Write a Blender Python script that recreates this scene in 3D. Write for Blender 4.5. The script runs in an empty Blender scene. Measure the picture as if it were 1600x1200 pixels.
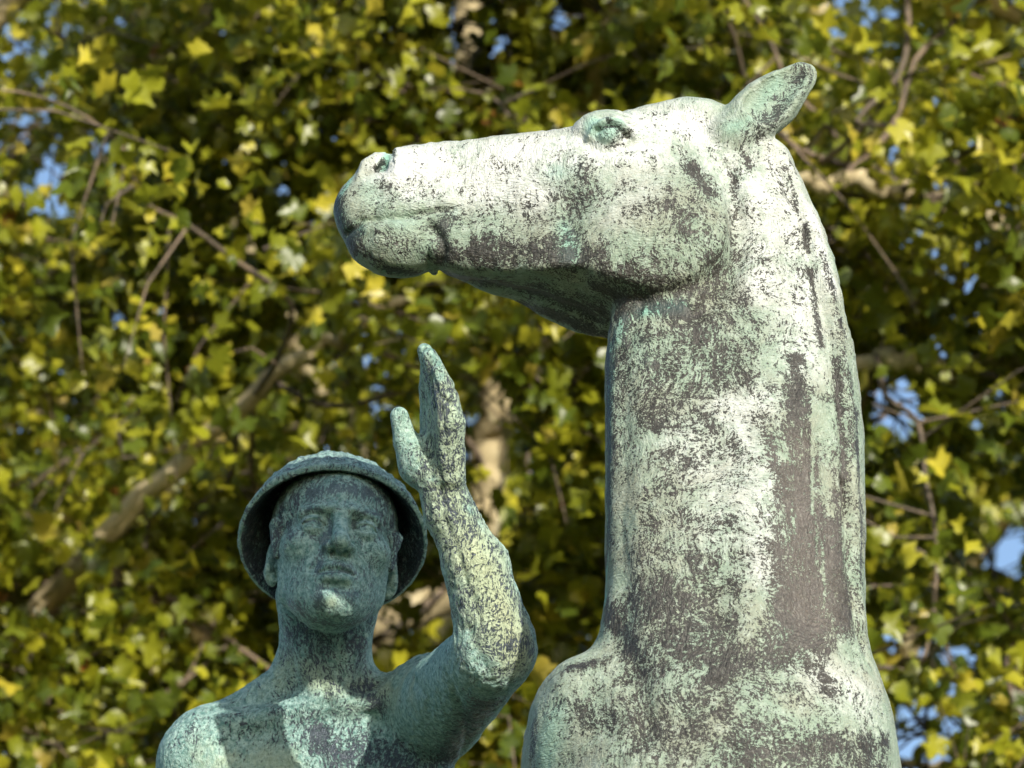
import bpy, math, random
import numpy as np
from mathutils import Vector, Matrix, Euler

# ------------------------------------------------------------------ camera, sky, sun, exposure
scene = bpy.context.scene
PITCH = math.radians(25.0)
DIST = 9.0                       # metres from the lens to the horse's head
CAM = np.array([0.0, 0.0, 1.65])
FWD = np.array([0.0, math.cos(PITCH), math.sin(PITCH)])
UPV = np.array([0.0, -math.sin(PITCH), math.cos(PITCH)])
RGT = np.array([1.0, 0.0, 0.0])

cam_data = bpy.data.cameras.new('camera')
cam = bpy.data.objects.new('camera', cam_data)
scene.collection.objects.link(cam)
cam.location = CAM
cam.rotation_euler = (math.pi / 2 + PITCH, 0, 0)
cam_data.sensor_width = 36.0
cam_data.lens = 36.0 * DIST / 1.6
cam_data.clip_start = 0.1
cam_data.clip_end = 2000.0
cam_data.dof.use_dof = True
cam_data.dof.focus_distance = 9.06
cam_data.dof.aperture_fstop = 8.0
cam_data.dof.aperture_blades = 9
scene.camera = cam

SUN_DIR = np.array([0.404, -0.843, 0.353])      # towards the sun
SUN_DIR = SUN_DIR / np.linalg.norm(SUN_DIR)
elev = math.asin(SUN_DIR[2])
azim = math.atan2(SUN_DIR[0], SUN_DIR[1])
world = bpy.data.worlds.new('World')
scene.world = world
world.use_nodes = True
nt = world.node_tree
sky = nt.nodes.new('ShaderNodeTexSky')
sky.sky_type = 'NISHITA'
sky.sun_disc = False
sky.sun_elevation = elev
sky.sun_rotation = azim
sky.altitude = 100
sky.air_density = 1.0
sky.dust_density = 1.4
sky.ozone_density = 1.6
nt.links.new(sky.outputs[0], nt.nodes['Background'].inputs['Color'])
nt.nodes['Background'].inputs['Strength'].default_value = 0.15

sl = bpy.data.lights.new('sun', 'SUN')
sl.energy = 4.3
sl.angle = math.radians(0.53)
sl.color = (1.0, 0.935, 0.83)
so = bpy.data.objects.new('sun', sl)
scene.collection.objects.link(so)
so.rotation_euler = Vector(SUN_DIR).to_track_quat('Z', 'Y').to_euler()
so.location = (6, -10, 15)

scene.render.engine = 'CYCLES'
scene.view_settings.view_transform = 'Standard'
scene.view_settings.look = 'None'
scene.view_settings.gamma = 1.0
scene.view_settings.exposure = 0.6
scene.cycles.use_denoising = True
scene.cycles.use_adaptive_sampling = True
scene.cycles.adaptive_threshold = 0.025
scene.cycles.max_bounces = 5
scene.cycles.diffuse_bounces = 3
scene.cycles.transmission_bounces = 3
scene.cycles.transparent_max_bounces = 4
scene.cycles.caustics_reflective = False
scene.cycles.caustics_refractive = False

rng = np.random.default_rng(7)
random.seed(7)

# ------------------------------------------------------------------ measuring helpers
def at(px, py, d=0.0):
    """point seen at photograph position (px, py), d metres beyond the horse's head along the view axis"""
    v = FWD + (px - 800) / 1000.0 / DIST * RGT + (600 - py) / 1000.0 / DIST * UPV
    return CAM + v * (DIST + d)

YH = CAM[1] + DIST * math.cos(PITCH)      # the vertical plane in which the horse's head and neck stand

def hp(px, py, w=0.0):
    """point of the horse seen at (px, py), w metres in front of its middle plane"""
    v = FWD + (px - 800) / 1000.0 / DIST * RGT + (600 - py) / 1000.0 / DIST * UPV
    t = (YH - w - CAM[1]) / v[1]
    return CAM + v * t

def project(P):
    q = P - CAM
    z = q @ FWD
    return 800 + 1000 * DIST * (q @ RGT) / z, 600 - 1000 * DIST * (q @ UPV) / z

# ------------------------------------------------------------------ modelling in distance fields
def smin(a, b, k):
    if k <= 0:
        return np.minimum(a, b)
    h = np.clip(0.5 + 0.5 * (b - a) / k, 0, 1)
    return b * (1 - h) + a * h - k * h * (1 - h)

def smax(a, b, k):
    return -smin(-a, -b, k)

class Sphere:
    def __init__(s, c, r):
        s.c = np.asarray(c, float); s.r = r; s.bc = s.c; s.br = r
    def __call__(s, p):
        return np.sqrt(((p - s.c) ** 2).sum(1)) - s.r

class Ell:
    """ellipsoid; R holds its axes as columns"""
    def __init__(s, c, r, R=None):
        s.c = np.asarray(c, float); s.r = np.asarray(r, float); s.R = R
        s.bc = s.c; s.br = s.r.max()
    def __call__(s, p):
        q = p - s.c
        if s.R is not None:
            q = q @ s.R
        a = q / s.r
        k0 = np.sqrt((a * a).sum(1)); b = a / s.r
        k1 = np.sqrt((b * b).sum(1)) + 1e-9
        return np.where(k0 < 0.3, (k0 - 1) * s.r.min(), k0 * (k0 - 1) / k1)

class Cap:
    """tapered capsule"""
    def __init__(s, a, b, ra, rb):
        s.a = np.asarray(a, float); s.b = np.asarray(b, float); s.ra = ra; s.rb = rb
        s.bc = (s.a + s.b) / 2; s.br = np.linalg.norm(s.b - s.a) / 2 + max(ra, rb)
    def __call__(s, p):
        ba = s.b - s.a; pa = p - s.a
        t = np.clip(pa @ ba / (ba @ ba), 0, 1)
        return np.sqrt(((pa - t[:, None] * ba) ** 2).sum(1)) - (s.ra + (s.rb - s.ra) * t)

class Sweep:
    """limb in a plane of constant y: rows (centre xyz, half height across, half width in y, exponent)"""
    def __init__(s, rows, n=5, cap=(0.05, 0.05)):
        rows = np.asarray(rows, float)
        ext = np.vstack([2 * rows[0] - rows[1], rows, 2 * rows[-1] - rows[-2]])
        out = []
        for i in range(1, len(ext) - 2):
            p0, p1, p2, p3 = ext[i - 1], ext[i], ext[i + 1], ext[i + 2]
            for t in np.arange(n) / n:
                out.append(0.5 * (2 * p1 + (p2 - p0) * t + (2 * p0 - 5 * p1 + 4 * p2 - p3) * t * t + (3 * p1 - p0 - 3 * p2 + p3) * t ** 3))
        out.append(ext[-2])
        s.s = np.array(out); s.cap = cap
        lo = s.s[:, :3].min(0); hi = s.s[:, :3].max(0)
        s.bc = (lo + hi) / 2; s.br = np.linalg.norm(hi - lo) / 2 + s.s[:, 3:5].max() + 0.02
    def __call__(s, p):
        S = s.s; n = len(S) - 1
        best = np.full(len(p), 1e9); tt = np.zeros(len(p)); ee = np.zeros(len(p)); vv = np.zeros(len(p))
        x, z = p[:, 0], p[:, 2]
        for i in range(n):
            ax, az = S[i, 0], S[i, 2]; bx, bz = S[i + 1, 0] - ax, S[i + 1, 2] - az
            L2 = bx * bx + bz * bz; L = math.sqrt(L2)
            raw = ((x - ax) * bx + (z - az) * bz) / L2
            t = np.clip(raw, 0, 1)
            dx = x - ax - t * bx; dz = z - az - t * bz
            d2 = dx * dx + dz * dz
            m = d2 < best
            best[m] = d2[m]; tt[m] = i + t[m]
            v = ((z - az) * bx - (x - ax) * bz) / L
            vv[m] = v[m]
            e = np.where(raw > 1, (raw - 1) * L, np.where(raw < 0, raw * L, 0))
            if i > 0: e = np.where(e < 0, 0, e)
            if i < n - 1: e = np.where(e > 0, 0, e)
            # at inner joints keep the true distance as the sideways offset
            inner = np.where(e == 0, np.sign(v) * np.sqrt(d2), v)
            vv[m] = inner[m]
            ee[m] = e[m]
        i0 = np.minimum(tt.astype(int), n - 1); f = (tt - i0)[:, None]
        R = S[i0] * (1 - f) + S[i0 + 1] * f
        h, b, pw, yc = R[:, 3], R[:, 4], R[:, 5], R[:, 1]
        w = p[:, 1] - yc
        he = np.where(ee < 0, s.cap[0], s.cap[1])
        a1, a2, a3 = np.abs(vv) / h, np.abs(w) / b, np.abs(ee) / he
        sm = a1 ** pw + a2 ** pw + a3 ** pw + 1e-12
        r = sm ** (1 / pw)
        g = r ** (1 - pw)
        gx, gy, gz = g * a1 ** (pw - 1) / h, g * a2 ** (pw - 1) / b, g * a3 ** (pw - 1) / he
        gn = np.sqrt(gx * gx + gy * gy + gz * gz)
        return (r - 1) / np.maximum(gn, 1 / np.maximum(h, b))

class Func:
    def __init__(s, f, c, r):
        s.f = f; s.bc = np.asarray(c, float); s.br = r
    def __call__(s, p):
        return s.f(p)

class Field:
    def __init__(s):
        s.ops = []
    def add(s, prim, k=0.0):
        s.ops.append(('+', prim, k)); return s
    def cut(s, prim, k=0.0):
        s.ops.append(('-', prim, k)); return s
    def __call__(s, p, chunk=6000):
        # visit the points cell by cell so that far-off shapes can be skipped
        g = np.floor((p - p.min(0)) / 0.06).astype(np.int64)
        order = np.argsort((g[:, 2] * 1000 + g[:, 1]) * 1000 + g[:, 0], kind='stable')
        bcs = np.array([o[1].bc for o in s.ops]); brs = np.array([o[1].br + 0.06 + o[2] for o in s.ops])
        out = np.empty(len(p))
        for i in range(0, len(p), chunk):
            ix = order[i:i + chunk]
            q = p[ix]
            lo, hi = q.min(0), q.max(0)
            gap = np.linalg.norm(np.maximum(np.maximum(lo - bcs, bcs - hi), 0), axis=1)
            d = np.full(len(q), 0.5)
            for j in np.nonzero(gap < brs)[0]:
                op, pr, k = s.ops[j]
                v = pr(q)
                d = smin(d, v, k) if op == '+' else smax(d, -v, k)
            out[ix] = d
        return out
    def bounds(s, pad=0.03):
        lo = np.min([o[1].bc - o[1].br for o in s.ops if o[0] == '+'], 0)
        hi = np.max([o[1].bc + o[1].br for o in s.ops if o[0] == '+'], 0)
        return lo - pad, hi + pad

def surface(field, lo, hi, vox, B=8):
    """sparse evaluation and naive surface nets -> verts, quads"""
    n = np.ceil((hi - lo) / vox / B).astype(int) * B
    nb = n // B
    bi = np.stack(np.meshgrid(*[np.arange(k) for k in nb], indexing='ij'), -1).reshape(-1, 3)
    cen = lo + (bi * B + B / 2) * vox
    dc = field(cen)
    V = np.repeat(np.repeat(np.repeat(np.where(dc < 0, -1.0, 1.0).astype(np.float32).reshape(nb), B, 0), B, 1), B, 2)
    V = np.pad(V, ((0, 1),) * 3, constant_values=1.0)
    near = np.abs(dc) < B * vox * 1.35
    bi = bi[near]
    off = np.stack(np.meshgrid(*[np.arange(B)] * 3, indexing='ij'), -1).reshape(-1, 3)
    idx = (bi[:, None, :] * B + off[None]).reshape(-1, 3)
    V[idx[:, 0], idx[:, 1], idx[:, 2]] = field(lo + idx * vox)
    S = V < 0
    cnt = np.zeros(tuple(np.array(V.shape) - 1), np.int8)
    for a in (0, 1):
        for b in (0, 1):
            for c in (0, 1):
                cnt += S[a:S.shape[0] - 1 + a, b:S.shape[1] - 1 + b, c:S.shape[2] - 1 + c]
    act = np.argwhere((cnt > 0) & (cnt < 8))
    cid = np.full(cnt.shape, -1, np.int32)
    cid[act[:, 0], act[:, 1], act[:, 2]] = np.arange(len(act))
    acc = np.zeros((len(act), 3)); num = np.zeros(len(act))
    cor = [(a, b, c) for a in (0, 1) for b in (0, 1) for c in (0, 1)]
    val = {c: V[act[:, 0] + c[0], act[:, 1] + c[1], act[:, 2] + c[2]] for c in cor}
    for c in cor:
        for ax in range(3):
            if c[ax] == 0:
                c2 = tuple(1 if j == ax else c[j] for j in range(3))
                v0, v1 = val[c], val[c2]
                m = (v0 < 0) != (v1 < 0)
                t = v0[m] / (v0[m] - v1[m])
                pt = np.tile(np.array(c, float), (m.sum(), 1)); pt[:, ax] = t
                acc[m] += pt; num[m] += 1
    verts = lo + (act + acc / num[:, None]) * vox
    quads = []
    for ax in range(3):
        u, w = (ax + 1) % 3, (ax + 2) % 3
        sl0 = [slice(None)] * 3; sl1 = [slice(None)] * 3
        sl0[ax] = slice(0, -1); sl1[ax] = slice(1, None)
        A = S[tuple(sl0)]; Bm = S[tuple(sl1)]
        e = np.argwhere(A != Bm)
        ok = (e[:, u] > 0) & (e[:, w] > 0) & (e[:, u] < cnt.shape[u]) & (e[:, w] < cnt.shape[w])
        e = e[ok]
        ins = A[e[:, 0], e[:, 1], e[:, 2]]
        def cell(du, dw):
            q = e.copy(); q[:, u] -= du; q[:, w] -= dw
            return cid[q[:, 0], q[:, 1], q[:, 2]]
        q = np.stack([cell(1, 1), cell(0, 1), cell(0, 0), cell(1, 0)], 1)
        q[~ins] = q[~ins][:, ::-1]
        quads.append(q)
    return verts, np.vstack(quads)

def snap(field, P, T, n=1, first=0, lim=0.006):
    """pull vertices (from index first on) onto the field along their normals"""
    for _ in range(n):
        N = normals_of(P, T)[first:]
        d = field(P[first:])
        P = P.copy()
        P[first:] -= N * np.clip(d, -lim, lim)[:, None]
    return P

def tris_of(quads):
    return np.vstack([quads[:, [0, 1, 2]], quads[:, [0, 2, 3]]])

def refine(P, T, sel):
    """red-green subdivision of the selected triangles"""
    E = np.sort(np.vstack([T[:, [0, 1]], T[:, [1, 2]], T[:, [2, 0]]]), 1)
    key = E[:, 0].astype(np.int64) * len(P) + E[:, 1]
    uk, inv = np.unique(key, return_inverse=True)
    mark = np.zeros(len(uk), bool)
    n = len(T)
    for j in range(3):
        mark[inv[j * n:(j + 1) * n][sel]] = True
    mid = np.full(len(uk), -1, np.int64)
    mid[mark] = len(P) + np.arange(mark.sum())
    mk = uk[mark]
    newP = 0.5 * (P[mk // len(P)] + P[mk % len(P)])
    m = np.stack([mid[inv[j * n:(j + 1) * n]] for j in range(3)], 1)
    has = m >= 0; c = has.sum(1)
    out = [T[c == 0]]
    t, q = T[c == 3], m[c == 3]
    out += [np.stack([t[:, 0], q[:, 0], q[:, 2]], 1), np.stack([q[:, 0], t[:, 1], q[:, 1]], 1),
            np.stack([q[:, 2], q[:, 1], t[:, 2]], 1), q]
    for j in range(3):
        s = (c == 1) & has[:, j]
        t, q = T[s], m[s][:, j]
        a, b, o = t[:, j], t[:, (j + 1) % 3], t[:, (j + 2) % 3]
        out += [np.stack([a, q, o], 1), np.stack([q, b, o], 1)]
        s = (c == 2) & ~has[:, j]
        t = T[s]; q1 = m[s][:, (j + 1) % 3]; q2 = m[s][:, (j + 2) % 3]
        a, b, o = t[:, j], t[:, (j + 1) % 3], t[:, (j + 2) % 3]
        out += [np.stack([q1, o, q2], 1), np.stack([a, b, q1], 1), np.stack([a, q1, q2], 1)]
    return np.vstack([P, newP]), np.vstack(out).astype(np.int64)

def march(field, pxs, t0=7.6, t1=11.0):
    """first hit of the field along the view through each photograph position"""
    pxs = np.asarray(pxs, float)
    v = FWD[None] + ((pxs[:, 0] - 800) / 1000.0 / DIST)[:, None] * RGT + ((600 - pxs[:, 1]) / 1000.0 / DIST)[:, None] * UPV
    t = np.full(len(pxs), t0); hit = np.zeros(len(pxs), bool)
    for _ in range(160):
        d = field(CAM + v * t[:, None])
        hit |= np.abs(d) < 0.0008
        t = np.where(hit | (t > t1), t, t + np.clip(d * 0.7, -0.02, 0.08))
    return CAM + v * t[:, None], hit

def dense(poly, step):
    out = []
    for a, b in zip(poly[:-1], poly[1:]):
        a, b = np.array(a, float), np.array(b, float)
        n = max(1, int(math.ceil(np.linalg.norm((b - a)[:2]) / step)))
        out += [a + (b - a) * i / n for i in range(n)]
    out.append(np.array(poly[-1], float))
    return np.array(out)

class Strokes:
    """marks laid on a surface: each is a path in the photograph carried onto the body in 3D"""
    def __init__(s, field):
        s.field = field; s.items = []
    def put(s, path, r, amp, kind='disp', hard=2.0):
        s.items.append((path if isinstance(path, list) else [path], r, amp, kind, hard)); return s
    def solve(s, P, kinds):
        pts, own = [], []
        for i, it in enumerate(s.items):
            d = dense([q[:2] for q in it[0]], max(2.0, it[1] * 0.45))
            pts.append(d); own += [i] * len(d)
        hit3, ok = march(s.field, np.vstack(pts))
        own = np.array(own)
        out = {k: np.zeros(len(P)) for k in kinds}
        for i, (path, r, amp, kind, hard) in enumerate(s.items):
            c = hit3[(own == i) & ok]
            if len(c) == 0:
                continue
            R = r * 0.001 * 1.03
            m = np.all((P > c.min(0) - 2.2 * R) & (P < c.max(0) + 2.2 * R), 1)
            id_ = np.nonzero(m)[0]
            if len(id_) == 0:
                continue
            Q = P[id_]; best = np.full(len(Q), 1e9)
            if len(c) == 1:
                best = ((Q - c[0]) ** 2).sum(1)
            for a, b in zip(c[:-1], c[1:]):
                ba = b - a; L2 = ba @ ba + 1e-12
                if L2 > (0.08) ** 2:      # jumped to another surface
                    best = np.minimum(best, np.minimum(((Q - a) ** 2).sum(1), ((Q - b) ** 2).sum(1)))
                    continue
                t = np.clip((Q - a) @ ba / L2, 0, 1)
                best = np.minimum(best, ((Q - a - t[:, None] * ba) ** 2).sum(1))
            f = np.exp(-(np.sqrt(best) / R) ** hard)
            if kind == 'disp':
                out['disp'][id_] += amp * 0.001 * f
            else:
                o = out[kind]
                o[id_] = o[id_] * (1 - f) + amp * f
        return out

# small value noise for relief that is too large for the material
class Noise3:
    def __init__(s, seed):
        s.t = np.random.default_rng(seed).random((32, 32, 32)).astype(np.float32) * 2 - 1
    def __call__(s, P, freq):
        q = P * np.asarray(freq, float)
        i = np.floor(q).astype(int); f = q - i; f = f * f * (3 - 2 * f)
        r = 0
        for a in (0, 1):
            for b in (0, 1):
                for c in (0, 1):
                    w = (f[:, 0] if a else 1 - f[:, 0]) * (f[:, 1] if b else 1 - f[:, 1]) * (f[:, 2] if c else 1 - f[:, 2])
                    r = r + w * s.t[(i[:, 0] + a) % 32, (i[:, 1] + b) % 32, (i[:, 2] + c) % 32]
        return r
NOISE = Noise3(3)

# ------------------------------------------------------------------ object helpers
COL = scene.collection

def mesh_from(name, verts, faces, smooth=True):
    me = bpy.data.meshes.new(name)
    verts = np.asarray(verts, np.float32); faces = np.asarray(faces, np.int32)
    k = faces.shape[1]
    me.vertices.add(len(verts)); me.vertices.foreach_set('co', verts.ravel())
    me.loops.add(faces.size); me.loops.foreach_set('vertex_index', faces.ravel())
    me.polygons.add(len(faces))
    me.polygons.foreach_set('loop_start', np.arange(0, faces.size, k, dtype=np.int32))
    me.polygons.foreach_set('loop_total', np.full(len(faces), k, np.int32))
    me.update(calc_edges=True)
    me.polygons.foreach_set('use_smooth', np.full(len(faces), smooth, bool))
    return me

def link(name, me, mat=None, parent=None):
    o = bpy.data.objects.new(name, me)
    COL.objects.link(o)
    if mat is not None:
        me.materials.append(mat)
    if parent is not None:
        o.parent = parent
    return o

def empty(name, loc, label, cat, group=None):
    o = bpy.data.objects.new(name, None)
    COL.objects.link(o)
    o.location = loc; o.empty_display_size = 0.2
    o['label'] = label; o['category'] = cat
    if group: o['group'] = group
    return o

def adopt(child, parent):
    """parent without moving: verts are already in world space"""
    child.parent = parent
    child.matrix_parent_inverse = Matrix.Translation(-Vector(parent.location))

def attr(me, name, vals):
    a = me.attributes.new(name, 'FLOAT', 'POINT')
    a.data.foreach_set('value', np.asarray(vals, np.float32))

def normals_of(P, T):
    fn = np.cross(P[T[:, 1]] - P[T[:, 0]], P[T[:, 2]] - P[T[:, 0]])
    N = np.zeros_like(P)
    for j in range(3):
        for a in range(3):
            N[:, a] += np.bincount(T[:, j], fn[:, a], len(P))
    return N / (np.linalg.norm(N, axis=1, keepdims=True) + 1e-12)
# ------------------------------------------------------------------ materials
class NT:
    def __init__(s, name):
        s.mat = bpy.data.materials.new(name); s.mat.use_nodes = True
        s.t = s.mat.node_tree; s.b = s.t.nodes['Principled BSDF']
        s.out = s.t.nodes['Material Output']
    def n(s, kind, **kw):
        nd = s.t.nodes.new(kind)
        for k, v in kw.items():
            setattr(nd, k, v)
        return nd
    def put(s, sock, v):
        if v is None: return
        if hasattr(v, 'is_output') or isinstance(v, bpy.types.NodeSocket):
            s.t.links.new(v, sock)
        else:
            sock.default_value = v
    def math(s, op, a, b=None, c=None, clamp=False):
        nd = s.n('ShaderNodeMath', operation=op, use_clamp=clamp)
        s.put(nd.inputs[0], a); s.put(nd.inputs[1], b); s.put(nd.inputs[2], c)
        return nd.outputs[0]
    def pos(s, scale=(1, 1, 1), rotation=(0, 0, 0), warp=None):
        g = s.n('ShaderNodeNewGeometry')
        v = g.outputs['Position']
        if warp is not None:
            a = s.n('ShaderNodeVectorMath', operation='ADD'); s.t.links.new(v, a.inputs[0]); s.t.links.new(warp, a.inputs[1]); v = a.outputs[0]
        m = s.n('ShaderNodeMapping')
        m.inputs['Scale'].default_value = scale; m.inputs['Rotation'].default_value = rotation
        s.t.links.new(v, m.inputs['Vector'])
        return m.outputs[0]
    def noise(s, vec, scale, detail=4, rough=0.6, dist=0.0, out='Fac'):
        nd = s.n('ShaderNodeTexNoise')
        s.t.links.new(vec, nd.inputs['Vector'])
        nd.inputs['Scale'].default_value = scale; nd.inputs['Detail'].default_value = detail
        nd.inputs['Roughness'].default_value = rough; nd.inputs['Distortion'].default_value = dist
        return nd.outputs[out]
    def step(s, v, lo, hi):
        nd = s.n('ShaderNodeMapRange', interpolation_type='SMOOTHSTEP')
        s.put(nd.inputs['Value'], v); s.put(nd.inputs['From Min'], lo); s.put(nd.inputs['From Max'], hi)
        return nd.outputs[0]
    def mix(s, f, a, b):
        nd = s.n('ShaderNodeMix', data_type='RGBA')
        s.put(nd.inputs[0], f)
        s.put(nd.inputs[6], (*a, 1) if isinstance(a, tuple) else a)
        s.put(nd.inputs[7], (*b, 1) if isinstance(b, tuple) else b)
        return nd.outputs[2]
    def attr(s, name):
        return s.n('ShaderNodeAttribute', attribute_name=name).outputs['Fac']
    def bump(s, h, strength, dist):
        nd = s.n('ShaderNodeBump'); nd.inputs['Strength'].default_value = strength; nd.inputs['Distance'].default_value = dist
        s.t.links.new(h, nd.inputs['Height'])
        s.t.links.new(nd.outputs[0], s.b.inputs['Normal'])

def mat_horse():
    N = NT('weathered_bronze_pale')
    dark, teal, white, smooth = [N.attr(k) for k in ('dark', 'teal', 'white', 'smooth')]
    wv = N.noise(N.pos(), 6, 3, 0.6, out='Color')
    sc = N.n('ShaderNodeVectorMath', operation='SCALE'); N.t.links.new(wv, sc.inputs[0]); sc.inputs['Scale'].default_value = 0.10
    warp = sc.outputs[0]
    big = N.noise(N.pos(warp=warp), 22, 7, 0.75)
    spk = N.noise(N.pos((1, 1, 0.8), warp=warp), 230, 3, 0.66, 0.3)
    s1 = N.noise(N.pos((300, 120, 62), (0.3, 0.6, 0.2), warp), 1.0, 2, 0.6, 0.5)
    s2 = N.noise(N.pos((70, 120, 300), (0.2, -0.5, 0.4), warp), 1.0, 2, 0.6, 0.5)
    where = N.step(N.noise(N.pos(), 7, 2, 0.5), 0.42, 0.58)
    scr = N.math('ADD', N.math('MULTIPLY', s1, where), N.math('MULTIPLY', s2, N.math('SUBTRACT', 1.0, where)))
    drip = N.noise(N.pos((120, 120, 4.0), warp=warp), 1.0, 3, 0.6)
    grit = N.noise(N.pos(), 500, 1, 0.6)
    f = N.math('ADD', N.math('MULTIPLY', big, 0.29), N.math('MULTIPLY', spk, 0.28))
    f = N.math('ADD', f, N.math('MULTIPLY', scr, 0.13))
    f = N.math('ADD', f, N.math('MULTIPLY', grit, 0.16))
    f = N.math('ADD', f, N.math('MULTIPLY', drip, 0.14))
    # dark attribute 0..1 is roughly the dark share: bare metal, and shade painted in
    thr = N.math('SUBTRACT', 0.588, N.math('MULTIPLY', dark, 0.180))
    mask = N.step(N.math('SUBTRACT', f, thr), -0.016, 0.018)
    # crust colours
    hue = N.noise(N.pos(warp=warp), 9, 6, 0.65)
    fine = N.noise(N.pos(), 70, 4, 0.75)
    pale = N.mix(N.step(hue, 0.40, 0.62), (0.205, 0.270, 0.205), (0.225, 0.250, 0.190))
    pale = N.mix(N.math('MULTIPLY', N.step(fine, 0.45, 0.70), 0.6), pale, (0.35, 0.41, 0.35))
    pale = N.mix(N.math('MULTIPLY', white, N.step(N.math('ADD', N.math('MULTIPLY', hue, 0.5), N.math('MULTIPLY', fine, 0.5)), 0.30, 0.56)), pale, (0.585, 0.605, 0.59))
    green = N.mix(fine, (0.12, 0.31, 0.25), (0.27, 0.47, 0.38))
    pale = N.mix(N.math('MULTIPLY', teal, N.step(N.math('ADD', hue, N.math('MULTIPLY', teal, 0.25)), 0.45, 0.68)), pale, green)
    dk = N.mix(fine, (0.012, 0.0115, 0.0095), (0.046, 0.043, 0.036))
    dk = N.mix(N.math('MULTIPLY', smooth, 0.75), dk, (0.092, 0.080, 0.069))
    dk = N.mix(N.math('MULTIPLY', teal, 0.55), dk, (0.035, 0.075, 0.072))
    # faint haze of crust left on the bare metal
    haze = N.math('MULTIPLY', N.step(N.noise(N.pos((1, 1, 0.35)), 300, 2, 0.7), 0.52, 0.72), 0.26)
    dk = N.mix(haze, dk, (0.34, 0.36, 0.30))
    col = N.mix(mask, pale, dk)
    N.t.links.new(col, N.b.inputs['Base Color'])
    N.put(N.b.inputs['Roughness'], N.math('SUBTRACT', 0.78, N.math('MULTIPLY', mask, 0.24)))
    N.put(N.b.inputs['Metallic'], N.math('MULTIPLY', mask, 0.15))
    h = N.math('ADD', N.math('MULTIPLY', N.math('SUBTRACT', 1.0, mask), 0.45), N.math('MULTIPLY', scr, 1.3))
    h = N.math('ADD', h, N.math('MULTIPLY', N.noise(N.pos(), 230, 2, 0.7), 0.8))
    N.bump(h, 0.75, 0.0036)
    return N.mat

def mat_man():
    N = NT('weathered_bronze_green')
    dark, teal, white = [N.attr(k) for k in ('dark', 'teal', 'white')]
    wv = N.noise(N.pos(), 9, 3, 0.6, out='Color')
    sc = N.n('ShaderNodeVectorMath', operation='SCALE'); N.t.links.new(wv, sc.inputs[0]); sc.inputs['Scale'].default_value = 0.06
    warp = sc.outputs[0]
    big = N.noise(N.pos(warp=warp), 28, 7, 0.75)
    spk = N.noise(N.pos(warp=warp), 260, 3, 0.65, 0.2)
    fib = N.noise(N.pos((340, 340, 95), (0.0, 0.28, 0.0), warp), 1.0, 2, 0.6, 0.5)
    drip = N.noise(N.pos((110, 110, 8), warp=warp), 1.0, 2, 0.55)
    f = N.math('ADD', N.math('MULTIPLY', big, 0.26), N.math('MULTIPLY', spk, 0.26))
    f = N.math('ADD', f, N.math('MULTIPLY', fib, 0.34))
    f = N.math('ADD', f, N.math('MULTIPLY', drip, 0.14))
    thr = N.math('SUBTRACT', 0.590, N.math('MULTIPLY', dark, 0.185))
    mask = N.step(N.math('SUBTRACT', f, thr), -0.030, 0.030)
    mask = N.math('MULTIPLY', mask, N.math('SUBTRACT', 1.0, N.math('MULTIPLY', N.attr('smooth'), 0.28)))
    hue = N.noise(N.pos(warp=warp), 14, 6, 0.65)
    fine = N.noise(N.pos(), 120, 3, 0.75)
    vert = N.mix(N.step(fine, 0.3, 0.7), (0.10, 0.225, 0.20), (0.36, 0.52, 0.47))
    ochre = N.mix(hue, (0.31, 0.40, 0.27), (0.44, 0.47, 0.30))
    crust = N.mix(N.math('MULTIPLY', white, N.step(N.math('ADD', hue, N.math('MULTIPLY', white, 0.3)), 0.45, 0.70)), vert, ochre)  # white attribute paints sunlit parts paler and yellower
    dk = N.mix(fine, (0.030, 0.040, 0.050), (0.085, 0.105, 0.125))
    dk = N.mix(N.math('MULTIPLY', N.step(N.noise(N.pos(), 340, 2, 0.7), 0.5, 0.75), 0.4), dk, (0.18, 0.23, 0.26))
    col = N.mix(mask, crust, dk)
    N.t.links.new(col, N.b.inputs['Base Color'])
    N.put(N.b.inputs['Roughness'], N.math('SUBTRACT', 0.72, N.math('MULTIPLY', mask, 0.34)))
    N.put(N.b.inputs['Metallic'], N.math('MULTIPLY', mask, 0.45))
    h = N.math('ADD', N.math('MULTIPLY', N.math('SUBTRACT', 1.0, mask), 0.7), N.math('MULTIPLY', fib, 1.2))
    h = N.math('ADD', h, N.math('MULTIPLY', N.noise(N.pos(), 260, 2, 0.7), 0.7))
    h = N.math('MULTIPLY', h, N.math('SUBTRACT', 1.0, N.math('MULTIPLY', N.attr('smooth'), 0.6)))
    N.bump(h, 0.8, 0.0042)
    return N.mat

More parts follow.
